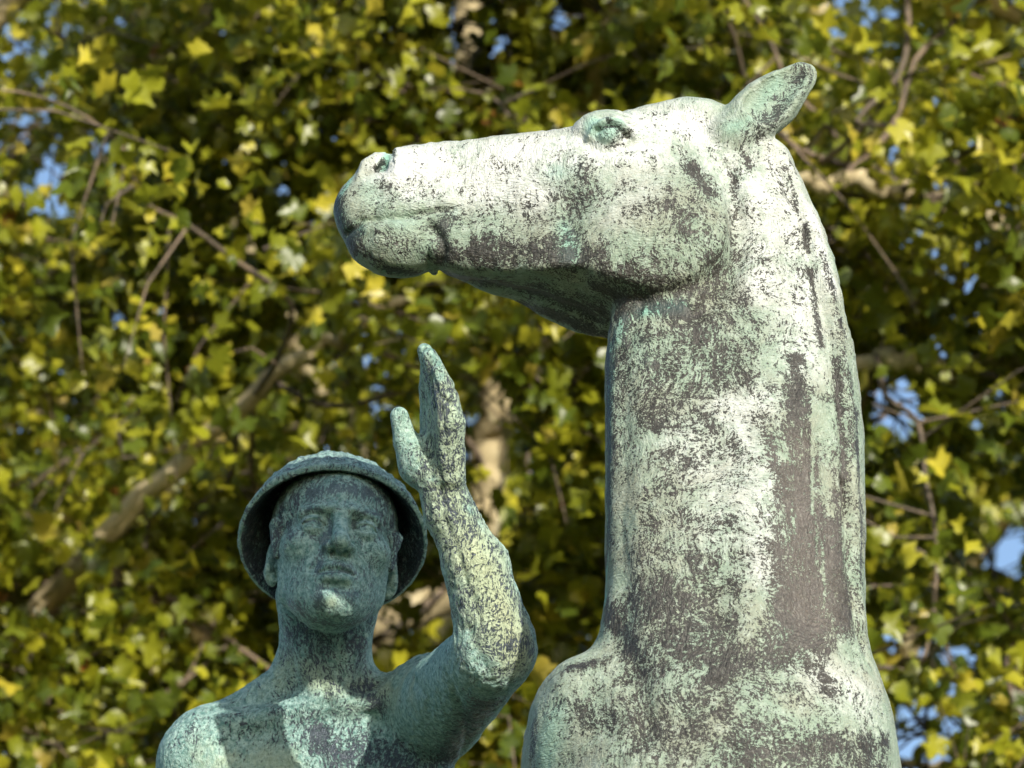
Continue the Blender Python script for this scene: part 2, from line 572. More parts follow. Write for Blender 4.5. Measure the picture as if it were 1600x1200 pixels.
def mat_leaf():
    N = NT('plane_leaf')
    t = N.attr('tint')
    ramp = N.n('ShaderNodeValToRGB'); N.t.links.new(t, ramp.inputs[0])
    cr = ramp.color_ramp
    cr.elements[0].position = 0.0; cr.elements[0].color = (0.025, 0.048, 0.006, 1)
    cr.elements[1].position = 1.0; cr.elements[1].color = (0.42, 0.13, 0.04, 1)
    for p, c in ((0.30, (0.10, 0.14, 0.010)), (0.60, (0.37, 0.375, 0.018)), (0.84, (0.66, 0.56, 0.05)), (0.955, (0.36, 0.27, 0.045)), (0.975, (0.40, 0.14, 0.04))):
        e = cr.elements.new(p); e.color = (*c, 1)
    mott = N.noise(N.pos(), 40, 3, 0.6)
    col = N.mix(N.math('MULTIPLY', mott, 0.4), ramp.outputs[0], (0.05, 0.07, 0.008))
    N.t.links.new(col, N.b.inputs['Base Color'])
    N.b.inputs['Roughness'].default_value = 0.36
    N.b.inputs['Specular IOR Level'].default_value = 0.5
    tr = N.n('ShaderNodeBsdfTranslucent')
    g = N.mix(0.5, col, (0.42, 0.38, 0.03))
    N.t.links.new(g, tr.inputs['Color'])
    mx = N.n('ShaderNodeMixShader'); mx.inputs[0].default_value = 0.40
    N.t.links.new(N.b.outputs[0], mx.inputs[1]); N.t.links.new(tr.outputs[0], mx.inputs[2])
    N.t.links.new(mx.outputs[0], N.out.inputs['Surface'])
    return N.mat

def mat_bark(name, a, b, c):
    N = NT(name)
    v = N.noise(N.pos((1, 1, 0.6)), 6, 6, 0.6, 0.6)
    w = N.noise(N.pos((1, 1, 0.5)), 14, 5, 0.6, 1.0)
    col = N.mix(N.step(v, 0.45, 0.55), a, b)
    col = N.mix(N.step(w, 0.56, 0.62), col, c)
    N.t.links.new(col, N.b.inputs['Base Color']); N.b.inputs['Roughness'].default_value = 0.85
    N.bump(N.math('ADD', v, w), 0.5, 0.02)
    return N.mat

def mat_plain(name, a, b, scale, rough=0.9, bump=0.01):
    N = NT(name)
    f = N.noise(N.pos(), scale, 8, 0.7)
    N.t.links.new(N.mix(N.step(f, 0.35, 0.65), a, b), N.b.inputs['Base Color'])
    N.b.inputs['Roughness'].default_value = rough
    N.bump(f, 0.5, bump)
    return N.mat

MAT = {
    'horse': mat_horse(), 'man': mat_man(), 'leaf': mat_leaf(),
    'bark': mat_bark('plane_bark', (0.44, 0.36, 0.20), (0.34, 0.275, 0.15), (0.50, 0.43, 0.26)),
    'bark_dark': mat_bark('twig_bark', (0.10, 0.078, 0.055), (0.17, 0.125, 0.085), (0.06, 0.048, 0.035)),
    'ground': mat_plain('park_lawn', (0.045, 0.075, 0.02), (0.085, 0.10, 0.035), 3.0),
    'stone': mat_plain('pedestal_stone', (0.34, 0.32, 0.28), (0.26, 0.245, 0.22), 8.0, 0.85, 0.004),
}
# ------------------------------------------------------------------ the bronze horse
BASE_Z = 3.15        # top of the pedestal

def hrow(top, bot, b, pw=2.4, w=0.0):
    top = np.array(top, float); bot = np.array(bot, float)
    c = (top + bot) / 2; half = (top - bot) / 2
    H = np.linalg.norm(half); u = half / H
    bs = b * math.sin(PITCH) * abs(u[1])
    q = pw / (pw - 1)                   # how far the rounded section reaches as seen from below
    H2 = max(H ** q - bs ** q, 1) ** (1 / q)
    A = hp(*(c + u * H2), w); B = hp(*(c - u * H2), w)
    m = (A + B) / 2
    return [m[0], m[1], m[2], np.linalg.norm(A - B) / 2, b * 0.001, pw]

def build_horse():
    F = Field()
    # neck down into the breast
    F.add(Sweep([
        hrow((1222, 214), (1060, 330), 74, 2.4),
        hrow((1300, 378), (1000, 440), 68, 2.6),
        hrow((1332, 532), (949, 545), 82, 3.2),
        hrow((1349, 690), (947, 690), 106, 3.3),
        hrow((1351, 840), (946, 840), 130, 3.3),
        hrow((1352, 960), (944, 955), 150, 3.0),
        hrow((1366, 1075), (918, 1070), 178, 2.4),
        hrow((1388, 1200), (880, 1200), 215, 2.4),
        hrow((1392, 1380), (850, 1380), 245, 2.4),
        hrow((1380, 1560), (870, 1560), 230, 2.4)], cap=(0.06, 0.12)))
    # shoulders to either side of the breast
    F.add(Ell(hp(918, 1160, 0.02), (0.090, 0.12, 0.135)), 0.035)
    F.add(Ell(hp(935, 1330, -0.06), (0.120, 0.17, 0.26)), 0.06)
    F.add(Ell(hp(1318, 1165, -0.02), (0.070, 0.13, 0.125)), 0.05)
    F.add(Ell(hp(1285, 1330, -0.08), (0.112, 0.19, 0.26)), 0.06)
    # barrel, quarters, legs and tail, behind and below the picture
    bx = hp(1110, 1300)[0]
    F.add(Ell((bx, YH + 0.70, BASE_Z + 1.32), (0.315, 0.82, 0.34)), 0.10)
    F.add(Ell((bx, YH + 1.35, BASE_Z + 1.36), (0.31, 0.36, 0.36)), 0.12)
    for sx in (-1, 1):
        for y0, kn in ((YH + 0.12, -0.03), (YH + 1.42, 0.10)):
            hip = (bx + sx * 0.18, y0, BASE_Z + 1.15); knee = (bx + sx * 0.17, y0 + kn, BASE_Z + 0.62)
            fet = (bx + sx * 0.17, y0 + kn * 0.3, BASE_Z + 0.16); hoof = (bx + sx * 0.17, y0 + kn * 0.3 - 0.05, BASE_Z + 0.045)
            F.add(Cap(hip, knee, 0.15, 0.078), 0.08)
            F.add(Cap(knee, fet, 0.075, 0.05), 0.03)
            F.add(Cap(fet, hoof, 0.052, 0.075), 0.02)
    F.add(Cap((bx, YH + 1.66, BASE_Z + 1.50), (bx, YH + 1.80, BASE_Z + 0.55), 0.06, 0.05), 0.05)
    # head, shaped on its own so that the jaw stands clear of the throat
    G = Field()
    G.add(Sweep([
        hrow((592, 243), (592, 414), 47, 2.5),
        hrow((620, 233), (626, 430), 56, 2.6),
        hrow((667, 224), (678, 424), 57, 2.7),
        hrow((750, 213), (742, 455), 68, 3.4),
        hrow((833, 204), (824, 486), 86, 4.2),
        hrow((900, 191), (895, 522), 104, 4.4),
        hrow((968, 187), (964, 530), 108, 4.0),
        hrow((1055, 162), (1055, 500), 104, 3.4),
        hrow((1125, 172), (1120, 440), 84, 2.5)], cap=(0.052, 0.07)))
    # muzzle: upper lip pushed forward, chin below
    G.add(Ell(hp(556, 328, 0.0), (0.034, 0.044, 0.046)), 0.022)
    for w in (1, -1):
        G.cut(Ell(hp(598, 254 if w > 0 else 290, w * 0.046), (0.011, 0.018, 0.017)), 0.006)
    G.add(Ell(hp(618, 388, 0.004), (0.062, 0.052, 0.042)), 0.018)
    # cheek plates
    G.add(Ell(hp(1025, 345, 0.088), (0.105, 0.026, 0.108)), 0.03)
    G.add(Ell(hp(1045, 430, -0.05), (0.095, 0.03, 0.09)), 0.03)
    # flat underside between the two edges of the lower jaw
    near = [(660, 404), (683, 407), (733, 413), (792, 415), (850, 420), (905, 424), (963, 440), (1017, 457), (1059, 472), (1110, 480), (1160, 480)]
    far = [(660, 420), (683, 427), (717, 447), (758, 466), (817, 482), (854, 503), (900, 523), (946, 536), (1000, 548), (1060, 556), (1160, 560)]
    N3 = np.array([hp(x, y, 0.088) for x, y in near]); F3 = np.array([hp(x, y, -0.088) for x, y in far])
    def below_jaw(p):
        zn = np.interp(p[:, 0], N3[:, 0], N3[:, 2]); zf = np.interp(p[:, 0], F3[:, 0], F3[:, 2])
        t = (p[:, 1] - (YH - 0.088)) / 0.176
        d = p[:, 2] - (zn * (1 - t) + zf * t)
        return np.maximum(d, N3[1, 0] - p[:, 0])
    G.cut(Func(below_jaw, hp(900, 450), 0.5), 0.010)
    F.add(Func(G, hp(840, 340), 0.42), 0.012)
    # poll and forelock rise
    F.add(Ell(hp(1076, 188, 0.035), (0.070, 0.045, 0.034)), 0.03)
    # ears: near one cupped towards the camera, far one mostly behind it
    def ear(dx, w, tilt):
        a = hp(1150 + dx, 204, w); b = hp(1263 + dx, 106, w + 0.004)
        ax = (b - a) / np.linalg.norm(b - a)
        dep = np.array([0, -1.0, 0]); side = np.cross(ax, dep); side /= np.linalg.norm(side)
        dep = np.cross(side, ax)
        R = np.stack([ax, side, dep], 1)
        F.add(Cap(a - ax * 0.012, a + ax * 0.03, 0.034, 0.032), 0.014)
        lower = side if side[2] < 0 else -side
        F.add(Ell(a + ax * 0.066, (0.064, 0.045, 0.026), R), 0.024)
        F.add(Ell(a + ax * 0.112, (0.054, 0.029, 0.019), R), 0.018)
        F.cut(Ell(a + ax * 0.072 + dep * 0.024 + lower * 0.005, (0.052, 0.036, 0.021), R), 0.004)
        F.cut(Ell(a + ax * 0.108 + dep * 0.018 + lower * 0.002, (0.048, 0.024, 0.015), R), 0.006)
    ear(0, 0.062, 0)
    ear(6, -0.055, 0)
    # eyes
    for w in (1, -1):
        F.add(Ell(hp(948, 204, 0.084) if w > 0 else hp(948, 204, -0.084), (0.052, 0.030, 0.034)), 0.012)
        F.add(Sphere(hp(955, 208, 0.096) if w > 0 else hp(955, 208, -0.096), 0.030), 0.003)

    S = Strokes(F)
    S.put([(1142, 262), (1152, 330), (1155, 400), (1132, 452), (1088, 488)], 16, -12)
    S.put((1035, 350), 70, 7)
    S.put([(890, 320), (898, 370), (900, 425)], 24, -6)
    S.put([(820, 292), (900, 268), (985, 250)], 20, 4)
    S.put([(740, 330), (860, 335)], 38, -5)
        # mouth and lips
    S.put([(540, 366), (551, 357), (566, 345), (600, 341), (640, 338), (662, 333), (706, 325)], 4.5, -7)
    S.put([(575, 356), (620, 354), (660, 350)], 12, 4)
    S.put([(572, 325), (610, 322), (650, 320)], 12, 4)
    S.put([(655, 325), (700, 312)], 10, 3)
    S.put([(674, 356), (689, 374), (692, 392), (688, 408)], 8, -7)
    S.put([(655, 365), (670, 385)], 16, 5)
    # nostril
    S.put([(562, 275), (570, 255), (588, 243), (600, 243)], 8, 6)
    S.put([(605, 246), (603, 256), (597, 262), (584, 268), (572, 270)], 4.5, -6)
    S.put([(572, 290), (600, 284), (615, 270)], 9, 4)
    S.put((590, 305), 30, 3)
    # eye: lids and folds
    S.put([(920, 214), (930, 197), (950, 187), (970, 191), (984, 205), (992, 216)], 5.5, 8)
    S.put([(932, 206), (945, 196), (960, 195), (973, 204), (982, 215)], 3.2, -6)
    S.put([(926, 218), (942, 229), (962, 230), (978, 223), (988, 216)], 4.5, 3)
    S.put([(930, 182), (950, 178), (972, 184), (990, 198)], 3, -3)
    S.put([(905, 215), (930, 234), (968, 238), (1000, 226)], 9, -4)
    S.put((1012, 192), 20, -5)
    S.put([(1020, 168), (1060, 172)], 6, -3)
    S.put([(1065, 240), (1095, 262), (1112, 290)], 14, -6)
    # crest of the mane and folds of neck and breast
    S.put([(1205, 236), (1252, 350), (1296, 520), (1314, 640), (1322, 760), (1326, 880), (1340, 980), (1356, 1030)], 8, -6)
    S.put([(1226, 236), (1268, 350), (1310, 500), (1330, 640), (1337, 760), (1340, 880), (1348, 970)], 10, 4)
    S.put([(1322, 755), (1326, 780), (1328, 800)], 8, -9)
    S.put([(975, 560), (972, 700), (970, 850), (975, 960)], 20, -7)
    S.put([(960, 990), (985, 1030), (1000, 1080), (1005, 1150)], 22, -10)
    S.put([(1180, 560), (1190, 700), (1195, 850), (1170, 1000)], 44, 9)
    S.put([(1255, 700), (1260, 850), (1255, 960)], 28, -9)
    S.put([(1100, 930), (1150, 1010), (1250, 1040)], 30, -5)
    S.put([(1040, 1130), (1080, 1200)], 34, -7)
    S.put([(1290, 1030), (1340, 1090)], 30, 6)
    S.put([(880, 1060), (930, 1045), (960, 1090)], 18, 4)
    S.put([(740, 440), (850, 465), (930, 500)], 14, -4)
    S.put([(985, 462), (972, 495), (966, 530)], 9, 3)
    S.put([(1005, 470), (990, 505), (985, 530)], 8, -3)
    paint_horse(S)

    lo, hi = F.bounds()
    lo[2] = BASE_Z - 0.02
    P, Q = surface(F, lo, hi, 0.010)
    T = tris_of(Q)
    P = snap(F, P, T, 2)
    for lev in range(2):
        c = P[T].mean(1)
        px, py = project(c)
        sel = (px > 480) & (px < 1450) & (py > 60) & (py < 1290) & (c[:, 1] < YH + 0.12)
        if lev == 1:
            n = np.cross(P[T[:, 1]] - P[T[:, 0]], P[T[:, 2]] - P[T[:, 0]])
            sel &= (n @ FWD < 0.3 * np.linalg.norm(n, axis=1))
        n0 = len(P)
        P, T = refine(P, T, sel)
        P = snap(F, P, T, 1, n0)
    vals = S.solve(P, ('disp', 'dark', 'teal', 'white', 'smooth'))
    N = normals_of(P, T)
    # hand-worked wax: shallow dents and scraper marks
    rel = 0.0016 * NOISE(P, (26, 26, 20)) + 0.0010 * NOISE(P + 5, (70, 70, 45)) + 0.0005 * NOISE(P + 9, (170, 170, 110))
    P = P + N * (vals['disp'] + rel)[:, None]
    root = empty('horse_statue', (bx, YH + 0.7, BASE_Z), 'bronze horse statue with pale white-green weathered patina, head in profile to the left', 'statue')
    me = mesh_from('body', P, T)
    for k in ('dark', 'teal', 'white', 'smooth'):
        attr(me, k, vals[k])
    o = link('body', me, MAT['horse'])
    adopt(o, root)
    return F

def paint_horse(S):
    D = lambda path, r, v, hard=2.0: S.put(path, r, v, 'dark', hard)
    W = lambda path, r, v, hard=2.0: S.put(path, r, v, 'white', hard)
    TL = lambda path, r, v, hard=2.0: S.put(path, r, v, 'teal', hard)
    # head: whiter above, dark along the jaw
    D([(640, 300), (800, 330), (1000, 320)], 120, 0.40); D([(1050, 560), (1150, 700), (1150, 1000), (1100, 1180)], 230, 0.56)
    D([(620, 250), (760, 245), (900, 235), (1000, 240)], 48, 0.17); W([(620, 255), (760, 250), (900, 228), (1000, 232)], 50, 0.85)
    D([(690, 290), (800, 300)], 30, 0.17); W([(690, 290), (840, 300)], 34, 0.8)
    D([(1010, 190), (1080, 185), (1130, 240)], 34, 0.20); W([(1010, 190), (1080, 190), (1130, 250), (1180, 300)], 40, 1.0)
    D([(720, 300), (760, 300)], 10, 0.42); D([(780, 250), (790, 280)], 10, 0.4)
    D([(1080, 262), (1106, 292)], 19, 0.82); D([(1046, 318), (1075, 350)], 20, 0.68); D([(1075, 350), (1090, 400)], 16, 0.5)
    D([(905, 262), (918, 310), (905, 360)], 20, 0.56); D([(860, 345), (880, 390)], 20, 0.5)
    D([(955, 225), (985, 240)], 9, 0.5); D([(760, 310), (820, 340)], 12, 0.42)
    W([(960, 330), (1000, 300)], 34, 0.35); D([(940, 350), (1010, 380)], 36, 0.27); D([(1000, 290), (1040, 260)], 24, 0.24)
    D([(700, 395), (760, 400)], 18, 0.74); D([(740, 372), (741, 405)], 6, 0.85); D([(768, 376), (770, 408)], 6, 0.85); D([(800, 385), (802, 410)], 5, 0.8); D([(826, 384), (828, 412)], 4, 0.8); D([(812, 380), (815, 415)], 2.5, 0.1); D([(840, 378), (846, 415)], 2.5, 0.1); D([(862, 384), (866, 412)], 5, 0.85); D([(750, 385), (765, 372)], 9, 0.85); D([(780, 392), (880, 398)], 17, 0.66); D([(905, 402), (960, 424), (1040, 446), (1095, 456)], 18, 0.66)
    D([(1110, 410), (1130, 440), (1100, 470)], 20, 0.66)
    TL([(872, 268), (885, 275)], 26, 0.5); TL([(885, 350), (890, 400)], 18, 0.7); TL([(930, 190), (945, 205)], 20, 0.7)
    D([(965, 200), (985, 205)], 10, 0.55); D([(950, 205)], 9, 0.45)
    TL([(925, 200), (948, 208), (965, 190)], 16, 0.7); D([(945, 197), (960, 196), (973, 205), (984, 216)], 2.6, 0.7); D([(968, 212), (978, 214)], 7, 0.55); D([(932, 222), (950, 230), (975, 226)], 2.4, 0.75); D([(596, 254), (590, 262)], 7, 0.9)
    # underside of the jaw: black with pale runs; cheek shadow on the neck painted in with stains
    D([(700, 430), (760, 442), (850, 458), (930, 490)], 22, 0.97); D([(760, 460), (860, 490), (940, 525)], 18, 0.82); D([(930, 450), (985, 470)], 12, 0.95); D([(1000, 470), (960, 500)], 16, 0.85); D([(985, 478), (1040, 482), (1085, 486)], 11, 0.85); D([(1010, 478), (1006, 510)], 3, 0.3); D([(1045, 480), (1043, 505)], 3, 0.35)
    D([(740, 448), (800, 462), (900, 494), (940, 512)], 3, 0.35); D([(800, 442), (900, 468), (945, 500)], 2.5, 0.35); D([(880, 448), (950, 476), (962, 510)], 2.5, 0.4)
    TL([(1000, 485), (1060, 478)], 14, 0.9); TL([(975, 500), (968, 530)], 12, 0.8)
    # muzzle
    D([(590, 320), (650, 320)], 30, 0.34); D([(600, 290), (625, 300), (600, 318)], 12, 0.55); W([(610, 250), (640, 300)], 20, 0.8)
    D([(524, 315), (532, 345), (550, 385)], 18, 0.85); D([(552, 362), (575, 400), (610, 424), (650, 428)], 12, 0.82); D([(590, 380), (640, 385)], 24, 0.46)
    TL([(524, 315), (540, 290), (556, 262)], 8, 0.9); TL([(524, 325), (540, 365), (560, 360)], 15, 0.9); TL([(640, 340), (700, 340), (660, 400)], 26, 0.35); TL([(580, 300), (620, 350)], 26, 0.35); TL([(604, 245), (602, 262)], 9, 1.0); TL([(600, 425), (640, 430)], 8, 0.6)
    D([(690, 355), (692, 390), (684, 412)], 11, 0.75); D([(660, 332), (704, 326)], 5, 0.6)
    # ears
    TL([(1140, 200), (1165, 195), (1215, 130)], 20, 0.5); D([(1185, 205), (1215, 170), (1255, 120)], 28, 0.55); TL([(1200, 185), (1250, 130)], 22, 0.35); W([(1150, 200), (1250, 110)], 40, 0.0); D([(1165, 212), (1185, 216)], 10, 0.75)
    # neck
    D([(1150, 262), (1152, 340), (1160, 440), (1165, 500)], 9, 0.58); D([(1158, 230), (1172, 260)], 9, 0.6)
    D([(1210, 240), (1240, 340), (1250, 450)], 34, 0.28); W([(1205, 230), (1240, 340), (1252, 470), (1255, 560)], 40, 0.6)
    D([(1170, 330), (1180, 450)], 24, 0.36); W([(1180, 300), (1190, 450)], 30, 0.7)
    D([(1258, 350), (1264, 390)], 5, 0.8); D([(1268, 420), (1278, 500), (1284, 540)], 6, 0.75); D([(1240, 300), (1250, 340)], 4, 0.6); D([(1296, 430), (1306, 490)], 5, 0.7); D([(1226, 260), (1236, 290)], 4, 0.55); D([(1285, 400), (1310, 500), (1325, 600), (1335, 700)], 10, 0.55); W([(1268, 330), (1300, 450)], 14, 0.9)
    TL([(952, 545), (950, 700), (948, 850), (945, 940)], 12, 1.0); D([(950, 560), (950, 700), (948, 850), (940, 950), (915, 1005)], 15, 0.84); D([(948, 950), (966, 990), (985, 1015)], 15, 0.88)  # teal strip; shade on the throat edge and hollow below painted dark
    D([(1000, 560), (1060, 600), (1120, 590)], 42, 0.55); D([(1020, 540), (1080, 530)], 20, 0.5); D([(1030, 640), (1100, 640)], 22, 0.55); TL([(990, 530), (1010, 560)], 18, 0.4)
    W([(1130, 640), (1190, 630)], 30, 0.6); D([(1140, 640), (1190, 640)], 26, 0.30)
    D([(1008, 690), (1060, 686)], 9, 0.2); D([(1080, 690), (1130, 740), (1120, 800)], 30, 0.30); W([(1070, 690), (1140, 760), (1120, 820)], 44, 0.4); D([(1130, 640), (1180, 700), (1196, 760)], 16, 0.22); W([(1150, 650), (1190, 760)], 26, 0.55); D([(1215, 712), (1252, 730)], 6, 0.05)
    D([(1000, 780), (1020, 860)], 30, 0.46); D([(1090, 780), (1110, 850)], 34, 0.40); D([(1170, 760), (1185, 900), (1170, 1000)], 28, 0.26); W([(1180, 750), (1190, 900)], 26, 0.55)
    D([(1005, 920), (1040, 960), (1060, 1000)], 34, 0.76); D([(1060, 950), (1100, 990)], 30, 0.62); D([(980, 990), (1000, 1050)], 22, 0.70)
    # the bare brown band
    D([(1244, 560), (1250, 700)], 13, 0.80); D([(1262, 640), (1268, 720)], 9, 0.75); D([(1252, 740), (1260, 850), (1262, 960)], 38, 0.88); D([(1298, 780), (1304, 900), (1316, 970)], 24, 0.90); D([(1225, 860), (1228, 970)], 22, 0.84); D([(1230, 600), (1232, 680)], 6, 0.6); D([(1238, 740), (1240, 820)], 3, 0.45); D([(1276, 760), (1278, 880)], 3, 0.5); D([(1286, 850), (1290, 930)], 3, 0.4); D([(1222, 780), (1224, 850)], 9, 0.6)
    S.put([(1256, 720), (1262, 850), (1270, 960)], 60, 1.0, 'smooth')
    D([(1288, 640), (1290, 760), (1300, 800)], 11, 0.15); D([(1271, 620), (1271, 800)], 2.5, 0.1); D([(1318, 760), (1326, 900), (1345, 1000)], 8, 0.35)
    D([(1308, 560), (1320, 700), (1322, 780)], 7, 0.8); D([(1338, 640), (1343, 760), (1345, 900)], 8, 0.66)
    # breast
    D([(1120, 1050), (1180, 1020), (1260, 1010)], 26, 0.82); D([(1262, 1030), (1300, 1080)], 22, 0.6); W([(1290, 1060), (1350, 1100)], 40, 0.5); D([(1310, 1040), (1350, 1110)], 26, 0.24)
    D([(1180, 1185), (1260, 1168)], 24, 0.78); D([(1290, 1160), (1340, 1175), (1385, 1160)], 22, 0.72); D([(1200, 1200), (1380, 1200)], 20, 0.66); D([(1160, 1110), (1250, 1100)], 20, 0.34); D([(1050, 1180), (1110, 1140)], 30, 0.5)
    D([(890, 1045), (940, 1035)], 16, 0.7); D([(870, 1100), (950, 1120)], 40, 0.45); D([(835, 1130), (830, 1200)], 16, 0.55); TL([(860, 1120), (850, 1200)], 40, 0.5); D([(1000, 1090), (1010, 1160)], 26, 0.6)
# ------------------------------------------------------------------ the bronze man
DM = 0.645           # he stands this much beyond the horse's head
KM = (DIST + DM) / DIST * 0.001
def mp(px, py, d=0.0):
    return at(px, py, DM + d)

HS = 1.34e-3         # metres per life-size millimetre of the head
HEAD_O = mp(531, 824, -0.085)
def head_axes(yaw, up, roll):
    z = np.array([math.sin(yaw) * math.cos(up), -math.cos(yaw) * math.cos(up), math.sin(up)])
    x = np.array([math.cos(yaw), math.sin(yaw), 0.0])
    y = np.cross(z, x)
    c, s = math.cos(roll), math.sin(roll)
    return np.stack([x * c - y * s, x * s + y * c, z], 1)
HR = head_axes(math.radians(8), math.radians(3), math.radians(3.5))
def hd(x, y, z):
    return HEAD_O + HR @ (np.array([x, y, z], float) * HS)
def hE(c, r, R=None):
    return Ell(hd(*c), np.array(r) * HS, HR if R is None else HR @ R)
def hC(a, b, ra, rb):
    return Cap(hd(*a), hd(*b), ra * HS, rb * HS)
def hS(c, r):
    return Sphere(hd(*c), r * HS)
def rot(ax, deg):
    return np.array(Matrix.Rotation(math.radians(deg), 3, ax))

def build_man():
    F = Field()
    k = KM
    # torso
    F.add(Ell(mp(503, 1345, 0.055), (205 * k, 125 * k, 250 * k)))
    F.add(Ell(mp(500, 1500, 0.10), (175 * k, 120 * k, 300 * k)), 0.06)
    F.add(Ell(mp(505, 1190, 0.035), (185 * k, 98 * k, 112 * k)), 0.05)
    # trapezius and shoulders
    F.add(Cap(mp(468, 1070, 0.05), mp(345, 1152, 0.035), 44 * k, 46 * k), 0.035)
    F.add(Cap(mp(550, 1088, 0.05), mp(640, 1105, 0.02), 42 * k, 46 * k), 0.03)
    F.add(Ell(mp(326, 1196, 0.02), (76 * k, 82 * k, 92 * k)), 0.035)
    F.add(Ell(mp(678, 1100, -0.005), (74 * k, 80 * k, 78 * k)), 0.035)
    # breast muscles, collar bones
    F.add(Ell(mp(415, 1235, -0.035), (108 * k, 52 * k, 74 * k)), 0.03)
    F.add(Ell(mp(600, 1215, -0.035), (108 * k, 52 * k, 80 * k)), 0.03)
    F.add(Cap(mp(486, 1106, -0.036), mp(350, 1134, -0.02), 12 * k, 12 * k), 0.030)
    F.add(Cap(mp(540, 1104, -0.036), mp(655, 1078, -0.035), 12 * k, 14 * k), 0.030)
    # neck
    F.add(Cap(mp(506, 1120, 0.055), mp(511, 900, 0.045), 76 * k, 70 * k), 0.035)
    F.add(Cap(mp(452, 930, 0.03), mp(500, 1088, -0.035), 18 * k, 11 * k), 0.03)
    F.add(Cap(mp(574, 940, 0.04), mp(524, 1088, -0.035), 18 * k, 11 * k), 0.03)
    # hanging arm on the picture's left
    F.add(Cap(mp(322, 1200, 0.02), mp(296, 1480, 0.10), 72 * k, 56 * k), 0.03)
    F.add(Cap(mp(296, 1480, 0.10), mp(330, 1740, 0.10), 54 * k, 36 * k), 0.02)
    F.add(Ell(mp(335, 1810, 0.11), (30 * k, 42 * k, 75 * k)), 0.02)
    # raised arm, held well forward
    EL = -0.535
    ka = (DIST + DM + EL) / DIST * 0.001
    F.add(Cap(mp(682, 1112, -0.02), mp(768, 1024, EL), 76 * k, 63 * ka), 0.03)
    F.add(Sphere(mp(779, 1008, EL + 0.005), 57 * ka), 0.02)
    F.add(Cap(mp(771, 990, EL), mp(744, 885, EL + 0.01), 60 * ka, 51 * ka), 0.015)
    F.add(Cap(mp(744, 885, EL + 0.01), mp(704, 805, EL + 0.015), 50 * ka, 39 * ka), 0.012)
    F.add(Cap(mp(704, 805, EL + 0.015), mp(686, 745, EL + 0.015), 39 * ka, 36 * ka), 0.012)
    # palm and fingers: little finger nearest the camera
    W = EL + 0.02
    for i, (b, m1, m2, t, d, r) in enumerate([
            ((702, 742), (704, 662), (698, 622), (683, 582), -0.040, 21),
            ((696, 742), (698, 652), (691, 604), (671, 556), -0.014, 22),
            ((689, 742), (690, 650), (682, 598), (664, 548), 0.013, 22),
            ((680, 742), (679, 655), (672, 606), (668, 562), 0.040, 21)]):
        F.add(Cap(mp(*b, W + d * 0.7), mp(*m1, W + d), (r + 4) * ka, (r + 1) * ka), 0.010)
        F.add(Cap(mp(*m1, W + d), mp(*m2, W + d * 0.95), (r + 1) * ka, (r - 3) * ka), 0.004)
        F.add(Cap(mp(*m2, W + d * 0.95), mp(*t, W + d * 0.8), (r - 3) * ka, (r - 10) * ka), 0.002)
    F.add(Ell(mp(652, 722, W + 0.01), (26 * ka, 34 * ka, 38 * ka)), 0.02)
    F.add(Cap(mp(650, 728, W + 0.01), mp(634, 690, W + 0.015), 27 * ka, 19 * ka), 0.012)
    F.add(Cap(mp(634, 690, W + 0.015), mp(624, 650, W + 0.02), 19 * ka, 14.5 * ka), 0.006)
    # ---- head
    F.add(hE((0, 40, -85), (75, 78, 96)), 0.01)
    F.add(hE((0, -30, -45), (60, 80, 52)), 0.03)
    for s in (-1, 1):
        F.add(hC((s * 44, -60, -72), (s * 13, -99, -8), 17, 15), 0.026)
        F.add(hC((s * 52, -10, -60), (s * 44, -60, -70), 19, 17), 0.026)
        F.add(hE((s * 46, -20, -22), (20, 16, 18)), 0.026)
        F.add(hC((s * 10, 20, 9), (s * 46, 19, -8), 7.5, 6.5), 0.014)
    F.add(hE((0, -98, -12), (23, 17, 20)), 0.022)
    F.add(hE((0, -75, -45), (45, 40, 50)), 0.03)
    F.add(hE((0, -64, -14), (33, 28, 25)), 0.02)
    for s in (-1, 1):
        F.cut(hE((s * 31, 4, 11), (22, 12.5, 17)), 0.010)
        F.cut(hE((s * 16, 0, 15), (7, 13, 10)), 0.010)
        ex, ey, ez = s * 31.5, -1, -9.0
        F.add(hS((ex, ey, ez), 14.4), 0.002)
        lid = hS((ex, ey, ez), 17.4)
        def opening(p, ex=ex, ey=ey, s=s):
            q = (p - HEAD_O) @ HR / HS
            u = (q[:, 0] - ex) / 15.5
            up = 6.8 * np.clip(1 - u * u, 0, None) ** 0.7
            dn = 5.0 * np.clip(1 - u * u, 0, None) ** 0.8
            y = q[:, 1] - ey - 0.03 * s * (q[:, 0] - ex)
            d = np.where(y > 0, y - up, -y - dn)
            d = np.maximum(d, (np.abs(u) - 1) * 15.5)
            return np.maximum(d, -(q[:, 2] + 20)) * HS
        lf = lambda p, lid=lid, opening=opening: smax(lid(p), -opening(p), 0.0012)
        F.add(Func(lf, lid.c, lid.r), 0.003)
        # upper lid fold and lower bag
        pass
    # nose
    F.add(hC((0, 14, 6), (0, -12, 15), 8.5, 8.5), 0.010)
    F.add(hC((0, -12, 15), (0, -30, 24), 8.5, 11), 0.008)
    F.add(hE((0, -33, 25), (12, 9, 10)), 0.008)
    for s in (-1, 1):
        F.add(hE((s * 14, -36, 11), (8.0, 8.5, 12)), 0.007)
        F.cut(hE((s * 7.2, -43.5, 16), (4.2, 5, 6.5)), 0.003)
    F.add(hC((0, -40, 12), (0, -42, 20), 4, 4), 0.004)
